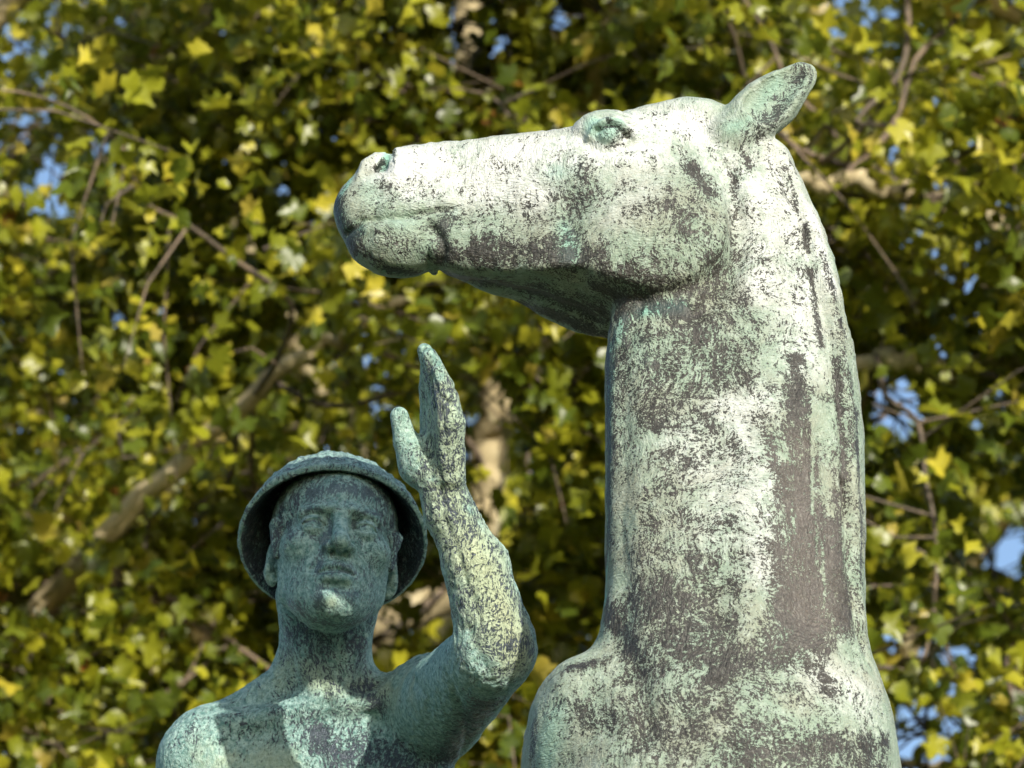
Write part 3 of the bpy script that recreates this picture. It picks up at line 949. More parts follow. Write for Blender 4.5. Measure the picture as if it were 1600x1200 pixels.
    # mouth
    for s in (-1, 1):
        F.add(hC((0, -60, 14), (s * 12, -61.5, 10), 6.2, 5.4), 0.005)
        F.add(hC((s * 12, -61.5, 10), (s * 27, -67, -4), 5.4, 2.8), 0.005)
        F.add(hC((0, -76.5, 12.0), (s * 12, -76, 9.5), 8.4, 7.4), 0.005)
        F.add(hC((s * 12, -76, 9.5), (s * 26, -69.5, -3), 7.0, 2.8), 0.005)
        F.cut(hC((0, -67.5, 19.5), (s * 12, -67.5, 16), 1.8, 1.8), 0.004)
        F.cut(hC((s * 12, -67.5, 16), (s * 25, -69, 3), 1.8, 1.0), 0.004)
        F.cut(hC((s * 20, -42, 14), (s * 31, -62, 5), 3, 3), 0.012)
    F.cut(hC((-11, -89, 13.5), (11, -89, 13.5), 5.0, 5.0), 0.010)
    F.cut(hC((0, -48, 19), (0, -55, 19), 3, 3), 0.006)
    F.add(hE((0, -99, 0), (17, 11, 13)), 0.012)
    # ears
    for s in (-1, 1):
        R = rot('Y', s * 22) @ rot('X', -12)
        F.add(hE((s * 75, -14, -92), (9, 30, 17), R), 0.006)
        F.cut(hE((s * 85, -12, -86), (6, 19, 10), R), 0.006)
        F.add(hE((s * 72, -38, -88), (6, 10, 8)), 0.006)
    # ---- waist, hips, legs below the picture
    cx = mp(503, 1400)[0]; cy = mp(503, 1345, 0.055)[1]
    F.add(Ell((cx, cy + 0.03, BASE_Z + 1.10), (0.20, 0.15, 0.22)), 0.10)
    for s, fy in ((-1, -0.10), (1, 0.06)):
        hip = (cx + s * 0.11, cy + 0.03, BASE_Z + 1.05); kn = (cx + s * 0.13, cy - 0.02 + fy, BASE_Z + 0.60)
        an = (cx + s * 0.14, cy + 0.05 + fy, BASE_Z + 0.10)
        F.add(Cap(hip, kn, 0.115, 0.075), 0.05)
        F.add(Cap(kn, an, 0.078, 0.045), 0.03)
        F.add(Cap((an[0], an[1] + 0.02, BASE_Z + 0.05), (an[0] + s * 0.03, an[1] - 0.20, BASE_Z + 0.04), 0.055, 0.042), 0.03)
    S = Strokes(F)
    paint_man(S)
    # chisel work on the face
    # tendons and folds
    S.put([(760, 1050), (742, 1010), (735, 985)], 10, -4)
    S.put([(700, 1060), (716, 1100), (730, 1150), (722, 1190)], 9, -6)
    S.put([(640, 1060), (665, 1090), (672, 1130)], 12, -4)
    S.put([(508, 1075), (510, 1100)], 10, -6)
    S.put([(505, 1130), (503, 1200)], 12, -4)
    S.put([(690, 800), (720, 880), (745, 960)], 6, -3)
    S.put([(672, 690), (684, 740), (692, 790)], 8, -4)
    S.put([(672, 578), (684, 612), (692, 650), (694, 680)], 4, -2)
    S.put([(662, 590), (668, 630), (674, 662)], 4, -2); S.put([(674, 598), (680, 640)], 10, -4)
    S.put([(690, 620), (704, 632)], 4, -3)
    S.put([(655, 690), (668, 712), (672, 745)], 6, -5)

    lo, hi = F.bounds()
    lo[2] = BASE_Z - 0.02
    P, Q = surface(F, lo, hi, 0.009)
    T = tris_of(Q)
    P = snap(F, P, T, 2)
    for lev in range(3):
        c = P[T].mean(1)
        px, py = project(c)
        sel = (px > 200) & (px < 880) & (py > 500) & (py < 1260)
        n = np.cross(P[T[:, 1]] - P[T[:, 0]], P[T[:, 2]] - P[T[:, 0]])
        nn = n @ FWD / np.linalg.norm(n, axis=1)
        if lev == 1:
            sel &= nn < 0.35
        if lev == 2:
            sel = (((px > 395) & (px < 640) & (py > 735) & (py < 1000)) | ((px > 600) & (px < 740) & (py > 530) & (py < 770))) & (nn < 0.2)
        n0 = len(P)
        P, T = refine(P, T, sel)
        P = snap(F, P, T, 1, n0, 0.004)
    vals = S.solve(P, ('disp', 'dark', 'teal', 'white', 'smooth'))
    N = normals_of(P, T)
    q = (P - HEAD_O) @ HR / HS
    face = np.exp(-((q[:, 0] / 75) ** 4 + ((q[:, 1] + 25) / 100) ** 4)) * (q[:, 2] > -60)
    rel = 0.0012 * NOISE(P, (30, 30, 18)) + 0.0013 * NOISE(P + 5, (90, 90, 30)) + 0.0007 * NOISE(P + 9, (200, 200, 80))
    ppx, ppy = project(P)
    arm = np.clip((ppx - 610) / 40, 0, 1) * np.clip((ppy - 720) / 60, 0, 1)
    rel = rel + arm * (0.0014 * NOISE(P @ rot('Y', 18) + 2, (130, 130, 26)) + 0.0010 * NOISE(P @ rot('Y', 18) + 7, (230, 230, 50)))
    P = P + N * (vals['disp'] + rel * (1 - 0.85 * face))[:, None]
    root = empty('man_statue', (cx, cy, BASE_Z), 'dark green bronze statue of a bare-chested man in a brimmed hat raising one hand', 'statue')
    me = mesh_from('body', P, T)
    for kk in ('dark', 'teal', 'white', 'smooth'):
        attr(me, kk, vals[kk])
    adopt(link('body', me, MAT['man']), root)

    # short hair at the temples and nape
    Hf = Field()
    def hair(p):
        q = (p - HEAD_O) @ HR / HS
        e = Ell((0, 40, -87), (79.5, 80, 97))(q)
        front = -25 + 0.30 * np.clip(q[:, 1], -60, 60)     # hair line runs back towards the ear
        d = np.maximum(e, q[:, 2] - front)
        d = np.maximum(d, -(q[:, 1] + 22 + 0.25 * (q[:, 2] + 60)))
        d = smax(d, q[:, 1] - 80, 4)
        side = Cap((-75, 20, -52), (-70, -22, -54), 9, 5)(q)
        side2 = Cap((75, 20, -52), (70, -22, -54), 9, 5)(q)
        return smin(d, np.minimum(side, side2), 6) * HS
    Hf.add(Func(hair, hd(0, 40, -87), 0.15))
    lo, hi = hd(0, 40, -87) - 0.15, hd(0, 40, -87) + 0.15
    P2, Q2 = surface(Hf, lo, hi, 0.0035)
    T2 = tris_of(Q2)
    N2 = normals_of(P2, T2)
    P2 = P2 + N2 * (0.0022 * NOISE(P2, (110, 110, 60)) + 0.0014 * NOISE(P2 + 3, (230, 230, 120)))[:, None]
    me = mesh_from('hair', P2, T2)
    for kk, v in (('dark', 0.5), ('teal', 0.8), ('white', 0.1), ('smooth', 0.0)):
        attr(me, kk, np.full(len(P2), v))
    adopt(link('hair', me, MAT['man']), root)

    # hat: a bowl worn tilted back, rolled tight over the brow, brim flaring at sides and back
    n_th, prof = 160, [(1.0, 0.0), (0.985, 0.03), (0.955, 0.09), (0.915, 0.17), (0.875, 0.27), (0.835, 0.38), (0.79, 0.50), (0.735, 0.62), (0.66, 0.74), (0.55, 0.85), (0.40, 0.935), (0.22, 0.985), (0.08, 1.0)]
    C0 = np.array([-1, 23, -86.0]); ax = np.array([0, -0.517, -0.856]); nn = np.array([0, 0.856, -0.517])
    th = np.linspace(0, 2 * np.pi, n_th, endpoint=False)
    def shell(off):
        rings = []
        for r, h in prof:
            front = np.clip(np.cos(th) * -1, 0, 1) ** 2            # towards the brow
            rr = r + (1 - r) * 0 - 0.0 * front
            hh = h * 130 + 0 * th
            x = np.sin(th) * (119 * rr - off)
            a = np.cos(th) * (112 * rr - off) 
            hgt = hh - off * h * 1.0
            pts = C0 + x[:, None] * np.array([1, 0, 0]) + a[:, None] * ax + hgt[:, None] * nn
            rings.append(pts)
        return rings
    out_r, in_r = shell(0), shell(8.5)
    # rounded lip
    lip = [out_r[0] * (1 - t) + in_r[0] * t - nn * 3.8 * math.sin(math.pi * t) for t in (0.2, 0.5, 0.8)]
    rings = out_r[::-1] + lip + in_r
    V = np.vstack(rings)
    apex_o = len(V); apex_i = len(V) + 1
    V = np.vstack([V, [C0 + nn * 130], [C0 + nn * 121.5]])
    faces = []
    nr = len(rings)
    for i in range(nr - 1):
        a = np.arange(n_th) + i * n_th; b = np.roll(np.arange(n_th), -1) + i * n_th
        faces.append(np.stack([a, b, b + n_th, a + n_th], 1))
    Fq = np.vstack(faces)
    T3 = tris_of(Fq)
    a = np.arange(n_th); b = np.roll(a, -1)
    T3 = np.vstack([T3, np.stack([np.full(n_th, apex_o), b, a], 1), np.stack([np.full(n_th, apex_i), a + (nr - 1) * n_th, b + (nr - 1) * n_th], 1)])
    P3 = HEAD_O + (V * HS) @ HR.T
    for lev in range(2):
        P3, T3 = refine(P3, T3, np.ones(len(T3), bool))
    N3 = normals_of(P3, T3)
    q = (P3 - HEAD_O) @ HR / HS - C0
    u = np.arctan2(q[:, 0], q @ ax); hgt = q @ nn
    # scraped furrows running from brim to crown
    U = np.stack([np.cos(u) * 3, np.sin(u) * 3, hgt * 0.012], 1)
    rel = 0.0022 * NOISE(U, (5.5, 5.5, 1.0)) + 0.0012 * NOISE(U + 4, (13, 13, 2.0)) + 0.0010 * NOISE(P3, (120, 120, 120))
    lipw = np.exp(-((hgt - 20) / 18) ** 2) * np.clip(-np.cos(u) * 1.3, 0, 1) ** 1.5 * (np.arange(len(P3)) >= 0)
    outer = ((N3 * (P3 - HEAD_O - HR @ (C0 * HS))).sum(1) > 0)
    calm = 0.35 + 0.65 * np.clip(hgt / 25, 0, 1)
    P3 = P3 + N3 * (rel * calm + 0.0095 * lipw * outer)[:, None]
    me = mesh_from('hat', P3, T3)
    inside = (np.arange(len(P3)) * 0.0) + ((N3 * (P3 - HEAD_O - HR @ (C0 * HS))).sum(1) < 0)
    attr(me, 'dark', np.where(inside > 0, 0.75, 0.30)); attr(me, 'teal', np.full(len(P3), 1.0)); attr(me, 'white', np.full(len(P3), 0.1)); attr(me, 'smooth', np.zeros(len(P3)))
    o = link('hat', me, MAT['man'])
    o['label'] = 'bronze brimmed hat tilted back, hollow of the brim dark'
    adopt(o, root)
    return F

def paint_man(S):
    D = lambda path, r, v, hard=2.0: S.put(path, r, v, 'dark', hard)
    W = lambda path, r, v, hard=2.0: S.put(path, r, v, 'white', hard)
    TL = lambda path, r, v, hard=2.0: S.put(path, r, v, 'teal', hard)
    D([(530, 780), (530, 900)], 140, 0.45); TL([(530, 780), (530, 900)], 140, 0.75)
    # raised arm: pale ochre green, with its sunlit look painted in
    D([(690, 560), (690, 700), (720, 850), (790, 1000)], 90, 0.50); W([(690, 560), (690, 700), (720, 850), (790, 1000)], 80, 0.75)
    W([(740, 860), (790, 960), (810, 1020)], 30, 1.0); D([(740, 860), (800, 970)], 34, 0.33)  # right side of the forearm painted paler, as sunlit
    # face: runs of verdigris over blue-black bronze; feature highlights and shade painted in
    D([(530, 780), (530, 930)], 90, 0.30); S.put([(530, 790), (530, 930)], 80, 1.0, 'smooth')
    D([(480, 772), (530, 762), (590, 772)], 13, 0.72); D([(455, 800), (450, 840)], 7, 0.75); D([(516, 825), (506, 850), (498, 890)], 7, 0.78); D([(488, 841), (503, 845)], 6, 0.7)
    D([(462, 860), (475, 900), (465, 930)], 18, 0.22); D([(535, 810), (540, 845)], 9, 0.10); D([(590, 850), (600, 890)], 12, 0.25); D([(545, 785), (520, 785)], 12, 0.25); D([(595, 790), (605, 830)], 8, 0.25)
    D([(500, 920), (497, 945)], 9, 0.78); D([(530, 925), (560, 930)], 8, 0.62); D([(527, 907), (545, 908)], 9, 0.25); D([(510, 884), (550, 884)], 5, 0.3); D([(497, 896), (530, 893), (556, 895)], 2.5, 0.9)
    D([(470, 800), (490, 796), (515, 804)], 4, 0.7); D([(553, 806), (575, 799), (597, 805)], 4, 0.7); D([(513, 812), (516, 822)], 4, 0.8); D([(553, 815), (553, 825)], 4, 0.8); D([(518, 866)], 4, 0.9); D([(546, 868)], 4, 0.9)  # brows and inner eye sockets painted dark as shade
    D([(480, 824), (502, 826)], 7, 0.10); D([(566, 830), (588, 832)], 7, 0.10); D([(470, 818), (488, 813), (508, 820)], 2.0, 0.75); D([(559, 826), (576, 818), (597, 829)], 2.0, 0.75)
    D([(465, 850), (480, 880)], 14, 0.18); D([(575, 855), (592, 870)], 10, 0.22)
    D([(534, 806), (540, 846)], 5, 0.02); W([(534, 806), (540, 848)], 8, 0.35); D([(525, 908), (545, 909)], 6, 0.10); D([(476, 852), (484, 868)], 10, 0.10); D([(586, 852), (594, 870)], 9, 0.12); D([(505, 884), (530, 881), (552, 884)], 4, 0.55)  # highlights on nose ridge, lower lip and cheeks painted pale, upper lip's shade dark
    D([(452, 945), (490, 970), (530, 980), (580, 966)], 13, 0.60)  # underside painted darker to set the chin off
    D([(518, 942)], 9, 0.15); W([(518, 942)], 12, 0.6)  # sunlit spot on the chin tip painted pale
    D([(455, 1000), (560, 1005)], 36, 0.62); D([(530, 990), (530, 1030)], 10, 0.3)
    # breast
    D([(470, 1080), (560, 1080)], 50, 0.36); W([(450, 1050), (560, 1080), (640, 1070)], 40, 0.6)  # sunlit patch across the collar bones painted paler
    D([(300, 1140), (400, 1130), (520, 1120)], 60, 0.32); TL([(280, 1150), (400, 1130), (560, 1130), (700, 1100)], 90, 1.0)
    D([(500, 1150), (530, 1200)], 26, 0.8); D([(560, 1170), (640, 1190)], 40, 0.6); D([(570, 1080), (590, 1100)], 18, 0.62); D([(760, 1100), (700, 1190)], 40, 0.72)  # last stroke: shade under the raised upper arm painted dark
    W([(330, 1180), (450, 1190)], 40, 0.55)  # sunlit part lower on the breast painted paler
# ------------------------------------------------------------------ ground and pedestal
def build_ground():
    n = 48
    xs = np.concatenate([-np.geomspace(900, 3, n // 2), np.geomspace(3, 900, n // 2)])
    X, Y = np.meshgrid(xs, xs + 10, indexing='ij')
    Z = 0.05 * NOISE(np.stack([X.ravel(), Y.ravel(), 0 * X.ravel()], 1), (0.13, 0.13, 1)) - 0.05
    V = np.stack([X.ravel(), Y.ravel(), Z], 1)
    i = np.arange(n - 1)[:, None] * n + np.arange(n - 1)[None]
    i = i.ravel()
    o = link('ground', mesh_from('ground', V, np.stack([i, i + n, i + n + 1, i + 1], 1)), MAT['ground'])
    o['kind'] = 'structure'

def bevel_box(name, lo, hi, bev, mat, parent):
    import bmesh
    bm = bmesh.new()
    bmesh.ops.create_cube(bm, size=1)
    for v in bm.verts:
        for a in range(3):
            v.co[a] = lo[a] + (v.co[a] + 0.5) * (hi[a] - lo[a])
    bmesh.ops.bevel(bm, geom=list(bm.edges), offset=bev, segments=2, affect='EDGES')
    me = bpy.data.meshes.new(name); bm.to_mesh(me); bm.free()
    o = link(name, me, mat); adopt(o, parent)
    return o

def build_pedestal():
    x0, x1 = -0.85, 0.85; y0, y1 = YH - 0.35, YH + 2.25
    root = empty('pedestal', ((x0 + x1) / 2, (y0 + y1) / 2, 0), 'tall stone pedestal under the bronze horse and man', 'pedestal')
    bevel_box('plinth', (x0 - 0.18, y0 - 0.18, -0.1), (x1 + 0.18, y1 + 0.18, 0.35), 0.02, MAT['stone'], root)
    bevel_box('shaft', (x0, y0, 0.35), (x1, y1, BASE_Z - 0.2), 0.015, MAT['stone'], root)
    bevel_box('cap_stone', (x0 - 0.08, y0 - 0.08, BASE_Z - 0.2), (x1 + 0.08, y1 + 0.08, BASE_Z), 0.02, MAT['stone'], root)

# ------------------------------------------------------------------ plane trees
def tube(path, radii, n=8):
    path = np.asarray(path, float)
    V, Fc = [], []
    t = np.gradient(path, axis=0); t /= np.linalg.norm(t, axis=1, keepdims=True) + 1e-9
    u = np.cross(t, [0.31, 0.9, 0.2]); u /= np.linalg.norm(u, axis=1, keepdims=True)
    w = np.cross(t, u)
    a = np.linspace(0, 2 * np.pi, n, endpoint=False)
    for i in range(len(path)):
        V.append(path[i] + radii[i] * (np.cos(a)[:, None] * u[i] + np.sin(a)[:, None] * w[i]))
    for i in range(len(path) - 1):
        k = np.arange(n); k2 = np.roll(k, -1)
        Fc.append(np.stack([i * n + k, i * n + k2, (i + 1) * n + k2, (i + 1) * n + k], 1))
    return np.vstack(V), np.vstack(Fc)

def smooth_path(pts, n=6):
    pts = np.asarray(pts, float)
    e = np.vstack([2 * pts[0] - pts[1], pts, 2 * pts[-1] - pts[-2]])
    out = []
    for i in range(1, len(e) - 2):
        p0, p1, p2, p3 = e[i - 1:i + 3]
        for t in np.arange(n) / n:
            out.append(0.5 * (2 * p1 + (p2 - p0) * t + (2 * p0 - 5 * p1 + 4 * p2 - p3) * t * t + (3 * p1 - p0 - 3 * p2 + p3) * t ** 3))
    out.append(e[-2])
    return np.array(out)

class Bag:
    def __init__(s): s.V = []; s.F = []; s.n = 0
    def add(s, V, F):
        s.V.append(V); s.F.append(F + s.n); s.n += len(V)
    def mesh(s, name):
        return mesh_from(name, np.vstack(s.V), np.vstack(s.F))

# five-lobed leaf: outline in polar form round the top of the stalk
half = [(90, 1.0), (76, 0.78), (64, 0.68), (48, 0.86), (37, 0.94), (24, 0.80), (6, 0.64), (-24, 0.72), (-60, 0.46)]
OUT = [(a, r) for a, r in half] + [(270, 0.10)] + [(180 - a, r) for a, r in half[:0:-1]]
LEAF2 = np.array([[r * math.cos(math.radians(a)), r * math.sin(math.radians(a))] for a, r in OUT])
NL = len(LEAF2)
LT = np.stack([np.full(NL, NL), np.arange(NL), np.roll(np.arange(NL), -1)], 1)
def leaf_shape(r):
    """one leaf, about one unit from stalk to tip, curled and folded"""
    p = np.zeros((NL + 1, 3)); p[:NL, :2] = LEAF2 * (1 + 0.13 * r.standard_normal((NL, 1))); p[NL] = (0, 0.12, 0)
    cup, fold, droop = r.uniform(-0.5, 0.5), r.uniform(-0.1, 0.8), r.uniform(-0.2, 0.7)
    p[:, 2] = cup * (p[:, 0] ** 2) + fold * np.abs(p[:, 0]) - droop * np.clip(p[:, 1], 0, None) ** 2 + 0.05 * r.standard_normal(NL + 1)
    return p
SHAPES = [leaf_shape(rng) for _ in range(14)]
LEAF_MESHES = []

GAPS = [(1565, 862, 48, 52), (1430, 1160, 60, 70), (150, 245, 36, 26), (70, 300, 40, 26), (1400, 640, 38, 60), (330, 800, 24, 30), (1405, 1000, 40, 40), (880, 20, 40, 30), (690, 960, 30, 40), (180, 900, 20, 30), (1490, 1010, 30, 25)]
_g = np.random.default_rng(5)
GAPS += [(_g.uniform(0, 1600), _g.uniform(0, 1200), s, s * _g.uniform(0.7, 1.3)) for s in _g.uniform(9, 19, 70)]

LIMB_SHOWS = ((760, 735, 70, 150), (640, 962, 95, 58), (738, 60, 50, 90), (70, 930, 80, 40))
LIMB_LIT = np.array([at(*q) for q in ((590, 988, 8.6), (620, 970, 8.6), (650, 952, 8.6), (690, 928, 8.65), (725, 885, 8.68), (752, 830, 8.7), (762, 760, 8.75), (766, 690, 8.8), (768, 620, 8.8), (735, 80, 9.2), (300, 470, 9.5))])

def open_air(P, r, leak):
    """False where the crown is thin: holes to the sky, and places where the pale limbs are seen or reached by the sun"""
    px, py = project(P)
    dist = (P - CAM) @ FWD
    keep = dist > 13.2
    for gx, gy, ga, gb in GAPS:
        keep &= ~((((px - gx) / ga) ** 2 + ((py - gy) / gb) ** 2 < 1.1) & (r.random(len(px)) > leak))
    for gx, gy, ga, gb in LIMB_SHOWS:
        keep &= ~((((px - gx) / ga) ** 2 + ((py - gy) / gb) ** 2 < 1) & (dist < 18.7) & (r.random(len(px)) > leak))
    for q in LIMB_LIT:
        v = P - q
        along = v @ SUN_DIR
        off = np.linalg.norm(v - along[:, None] * SUN_DIR, axis=1)
        keep &= ~((along > 0.02) & (off < 0.20) & (r.random(len(px)) > leak))
    return keep

def grow(limbs, r, n_side, seed, spread):
    """side branches and twigs off the limbs; returns branch tubes and the twig points that carry leaves"""
    br, spots = [], []
    for path, radii in limbs:
        L = len(path)
        for k in range(n_side):
            i = r.integers(int(L * 0.25), L)
            d = r.standard_normal(3); d[2] = d[2] * 0.5 + 0.15; d /= np.linalg.norm(d)
            n = 9; ln = r.uniform(0.8, 2.3) * spread
            pts = [path[i]]
            for s in range(n):
                d = d + 0.30 * r.standard_normal(3) + np.array([0, 0, -0.03]); d /= np.linalg.norm(d)
                pts.append(pts[-1] + d * ln / n)
            pts = smooth_path(pts, 3)
            tw = []
            ids = np.repeat(np.arange(4, len(pts)), 3)
            ev = r.standard_normal((len(ids), 3)); ev[:, 2] = ev[:, 2] * 0.6 - 0.15; ev /= np.linalg.norm(ev, axis=1, keepdims=True)
            tls = r.uniform(0.2, 0.65, len(ids))
            ends = pts[ids] + ev * tls[:, None]
            # shoots crowd in some places and are missing in others
            ok = NOISE(ends + seed, (1.3, 1.3, 1.3)) + 0.5 * NOISE(ends - seed, (3.1, 3.1, 3.1)) > -0.01
            gx, gy = project(ends)
            for g in GAPS:
                ok &= ((gx - g[0]) / g[2]) ** 2 + ((gy - g[1]) / g[3]) ** 2 > 1.25
            for s, e, tl, end, good in zip(ids, ev, tls, ends, ok):
                if good:
                    t = np.array([pts[s], pts[s] + e * tl * 0.5 + 0.04 * r.standard_normal(3), end + np.array([0, 0, -0.08 * tl])])
                    tw.append((t, np.array([0.005, 0.0035, 0.002])))
                    m = r.integers(11, 18)
                    for z in range(m):
                        f = (z + 1) / m
                        spots.append(t[0] * (1 - f) + t[2] * f + 0.10 * r.standard_normal(3))
            if len(tw) > 12:
                br.append((pts, np.linspace(min(radii[i] * 0.4, 0.011), 0.003, len(pts))))
                br += tw
            else:
                br += tw[::2]
    return br, np.array(spots)

def plane_tree(label, limbs, seed, n_side, spread=1.0, size=0.041):
    r = np.random.default_rng(seed)
    base = limbs[0][0][0]
    root = empty('plane_tree', tuple(base), label, 'tree', 'plane trees behind the statues')
    paths = []
    for j, (pts, r0, r1) in enumerate(limbs):
        p = smooth_path(pts, 8)
        p = p + 0.02 * r.standard_normal(p.shape) * np.linspace(0, 1, len(p))[:, None]
        rad = np.linspace(r0, r1, len(p)) * (1 + 0.05 * r.standard_normal(len(p)))
        if r0 > 0.15:
            rad[:3] *= (1.5, 1.25, 1.1)
        paths.append((p, rad))
        V, Fc = tube(p, rad, 14)
        adopt(link('trunk' if j == 0 else 'limb', mesh_from('limb', V, Fc), MAT['bark']), root)
    br, spots = grow(paths, r, n_side, seed, spread)
    bag = Bag()
    ok = open_air(np.array([p[len(p) // 2] for p, rad in br]), r, 0.0)
    for (p, rad), good in zip(br, ok):
        if (good and r.random() < 0.55) or rad[0] > 0.0085:
            bag.add(*tube(p, rad, 4 if len(p) < 5 else 6))
    o = link('branches', bag.mesh('branches'), MAT['bark_dark']); adopt(o, root); o['kind'] = 'stuff'
    # leaves
    keep = open_air(spots, r, 0.06)
    spots = spots[keep]
    px, py = project(spots); dist = (spots - CAM) @ FWD
    n = len(spots)
    sz = size * r.uniform(0.42, 1.45, n)
    nrm = np.array([0.22, -0.55, 0.50]) + 0.80 * r.standard_normal((n, 3)); nrm /= np.linalg.norm(nrm, axis=1, keepdims=True)
    tip = r.standard_normal((n, 3)) + np.array([0, 0, -0.7]); tip -= nrm * (tip * nrm).sum(1, keepdims=True); tip /= np.linalg.norm(tip, axis=1, keepdims=True)
    sid = np.cross(tip, nrm)
    shp = r.integers(0, len(SHAPES), n)
    patch = 0.5 + 0.5 * NOISE(spots, (0.9, 0.9, 0.9))
    tint = np.clip(0.08 + 0.55 * r.random(n) + 0.50 * patch * r.random(n), 0, 0.90)
    rare = r.random(n)
    tint[rare > 0.955] = r.uniform(0.86, 0.96, (rare > 0.955).sum()); tint[rare > 0.994] = 0.99
    inview = (px > -20) & (px < 1620) & (py > -20) & (py < 1220)
    order = np.argsort(np.where(inview, dist, 1e3) - 8 * sz)
    near = order[:300][inview[order[:300]]]
    far = np.setdiff1d(np.arange(n), near)
    S = np.array(SHAPES)[shp] * sz[:, None, None]
    W = S[:, :, 0:1] * sid[:, None] + S[:, :, 1:2] * tip[:, None] + S[:, :, 2:3] * nrm[:, None] + spots[:, None]
    me = mesh_from('crown', W[far].reshape(-1, 3), (LT[None] + (np.arange(len(far)) * (NL + 1))[:, None, None]).reshape(-1, 3))
    attr(me, 'tint', np.repeat(tint[far], NL + 1))
    o = link('crown', me, MAT['leaf']); adopt(o, root); o['kind'] = 'stuff'
    inv = Matrix.Translation(-Vector(root.location))
    for i in near:
        b = int(min(7, tint[i] * 8))
        lm = LEAF_MESHES[shp[i]][b]
        lo = bpy.data.objects.new('leaf', lm)
        COL.objects.link(lo)
        lo.parent = root; lo.matrix_parent_inverse = inv
        M = Matrix(np.column_stack([sid[i], tip[i], nrm[i]]).tolist()).to_4x4()
        lo.matrix_basis = Matrix.Translation(Vector(spots[i])) @ M @ Matrix.Scale(float(sz[i]), 4)
    return n

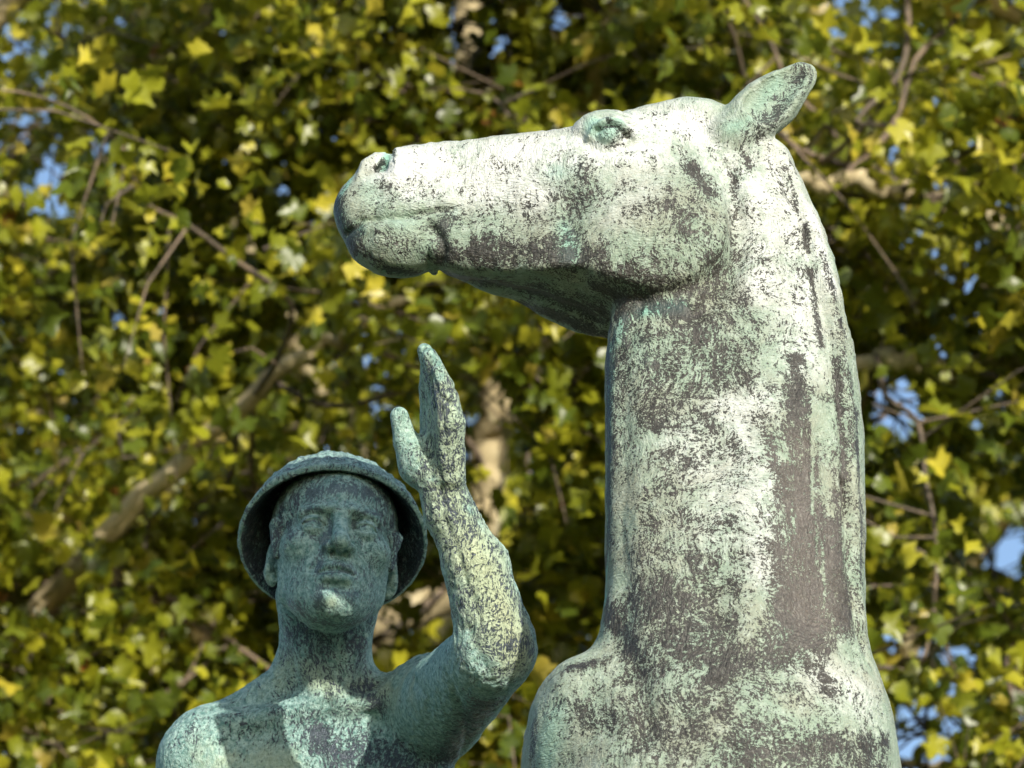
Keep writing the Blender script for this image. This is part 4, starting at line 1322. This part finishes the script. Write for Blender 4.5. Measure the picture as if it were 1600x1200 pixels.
def build_trees():
    for s in SHAPES:
        row = []
        for b in range(8):
            me = mesh_from('leaf', s, LT); attr(me, 'tint', np.full(NL + 1, min(0.99, (b + 0.5) / 8 if b < 7 else 0.93)))
            me.materials.append(MAT['leaf']); row.append(me)
        LEAF_MESHES.append(row)
    A = lambda x, y, d: at(x, y, d)
    g = lambda p: [p[0], p[1], -0.15]
    # middle tree: the pale limb that rises behind the raised hand
    t0 = A(420, 1500, 8.8)
    trunk = [g(t0 + [-0.3, 0.2, 0]), t0 * [1, 1, 0.45] + [-0.25, 0.1, 0], t0]
    l1 = [t0, A(480, 1120, 8.7), A(590, 988, 8.6), A(695, 925, 8.65), A(752, 830, 8.7), A(764, 700, 8.8), A(770, 560, 8.8), A(750, 300, 9.0), A(735, 80, 9.2), A(770, -300, 9.8), A(700, -800, 10.2)]
    l2 = [t0, A(380, 1000, 9.6), A(310, 700, 9.8), A(300, 450, 10.0), A(255, 200, 10.2), A(300, -200, 10.6), A(250, -600, 10.8)]
    l3 = [A(745, 230, 8.9), A(740, 180, 8.8), A(762, 60, 8.7), A(835, -10, 8.6), A(980, -160, 8.5)]
    l4 = [A(764, 700, 9.4), A(850, 500, 8.8), A(900, 300, 8.4), A(960, 0, 8.2), A(1000, -400, 8.2)]
    plane_tree('plane tree with a pale limb curving up behind the raised hand', [(trunk, 0.24, 0.17), (l1, 0.060, 0.042), (l2, 0.08, 0.04), (l3, 0.03, 0.018), (l4, 0.05, 0.03)], 11, 11)
    # left tree
    t0 = A(-500, 1500, 8.0)
    trunk = [g(t0 + [-0.3, 0.3, 0]), t0 * [1, 1, 0.5] + [-0.2, 0.1, 0], t0]
    l1 = [t0, A(-250, 1200, 7.8), A(-20, 960, 7.6), A(120, 880, 7.5), A(240, 930, 7.4), A(330, 1010, 7.3)]
    l2 = [t0, A(-350, 900, 8.4), A(-120, 560, 8.8), A(120, 400, 9.2), A(340, 180, 9.4), A(560, 60, 9.4), A(700, -200, 9.4)]
    l3 = [A(-250, 1200, 7.8), A(-60, 1080, 7.4), A(60, 960, 7.2), A(260, 740, 7.0), A(470, 560, 6.9), A(620, 470, 6.9)]
    l4 = [A(-350, 900, 7.8), A(-300, 400, 7.6), A(-80, 100, 7.2), A(160, -120, 7.0), A(300, -500, 7.0)]
    plane_tree('plane tree reaching in from the left edge with bare forked branches', [(trunk, 0.26, 0.18), (l1, 0.06, 0.025), (l2, 0.024, 0.010), (l3, 0.05, 0.015), (l4, 0.05, 0.02), ([A(-250, 1200, 7.8), A(-60, 1160, 8.0), A(140, 1150, 8.2), A(380, 1190, 8.4)], 0.03, 0.012)], 23, 11)
    # right tree
    t0 = A(2150, 1500, 8.0)
    trunk = [g(t0 + [0.2, 0.3, 0]), t0 * [1, 1, 0.5] + [0.1, 0.1, 0], t0]
    l1 = [t0, A(2000, 900, 7.8), A(1780, 500, 7.3), A(1560, 360, 7.0), A(1420, 300, 6.8), A(1280, 285, 6.7), A(1120, 300, 6.7)]
    l2 = [t0, A(1900, 760, 7.5), A(1660, 580, 7.0), A(1480, 570, 6.8), A(1380, 560, 6.7), A(1200, 620, 6.8)]
    l3 = [A(2000, 900, 7.8), A(1880, 300, 7.4), A(1640, 60, 7.1), A(1400, -60, 7.0), A(1150, -120, 6.9)]
    l4 = [t0, A(1850, 1150, 7.8), A(1600, 1090, 7.6), A(1420, 1040, 7.6), A(1250, 1060, 7.8)]
    plane_tree('plane tree reaching in from the right edge beyond the horse neck', [(trunk, 0.26, 0.18), (l1, 0.06, 0.018), (l2, 0.05, 0.018), (l3, 0.04, 0.02), (l4, 0.035, 0.015), ([A(1850, 1150, 7.8), A(1650, 1180, 8.2), A(1480, 1200, 8.6), A(1300, 1160, 8.8)], 0.03, 0.012)], 37, 11)
    # a tree farther back fills the depth
    t0 = A(900, 1500, 13.0)
    trunk = [g(t0), t0 * [1, 1, 0.5] + [0.05, 0, 0], t0]
    l1 = [t0, A(700, 1000, 13.2), A(500, 600, 13.5), A(300, 200, 13.8), A(100, -300, 14)]
    l2 = [t0, A(1000, 900, 13.2), A(1100, 500, 13.5), A(1250, 100, 13.8), A(1350, -400, 14)]
    l3 = [t0, A(500, 1200, 13.0), A(200, 1000, 13.0), A(-100, 800, 13.2)]
    l4 = [t0, A(1250, 1250, 13.0), A(1500, 900, 13.0), A(1750, 600, 13.2)]
    plane_tree('farther plane tree glimpsed through the gaps of the nearer crowns', [(trunk, 0.28, 0.2), (l1, 0.10, 0.04), (l2, 0.10, 0.04), (l3, 0.07, 0.03), (l4, 0.07, 0.03)], 51, 9, 1.3, 0.075)

build_ground()
build_pedestal()
build_trees()
build_horse()
build_man()
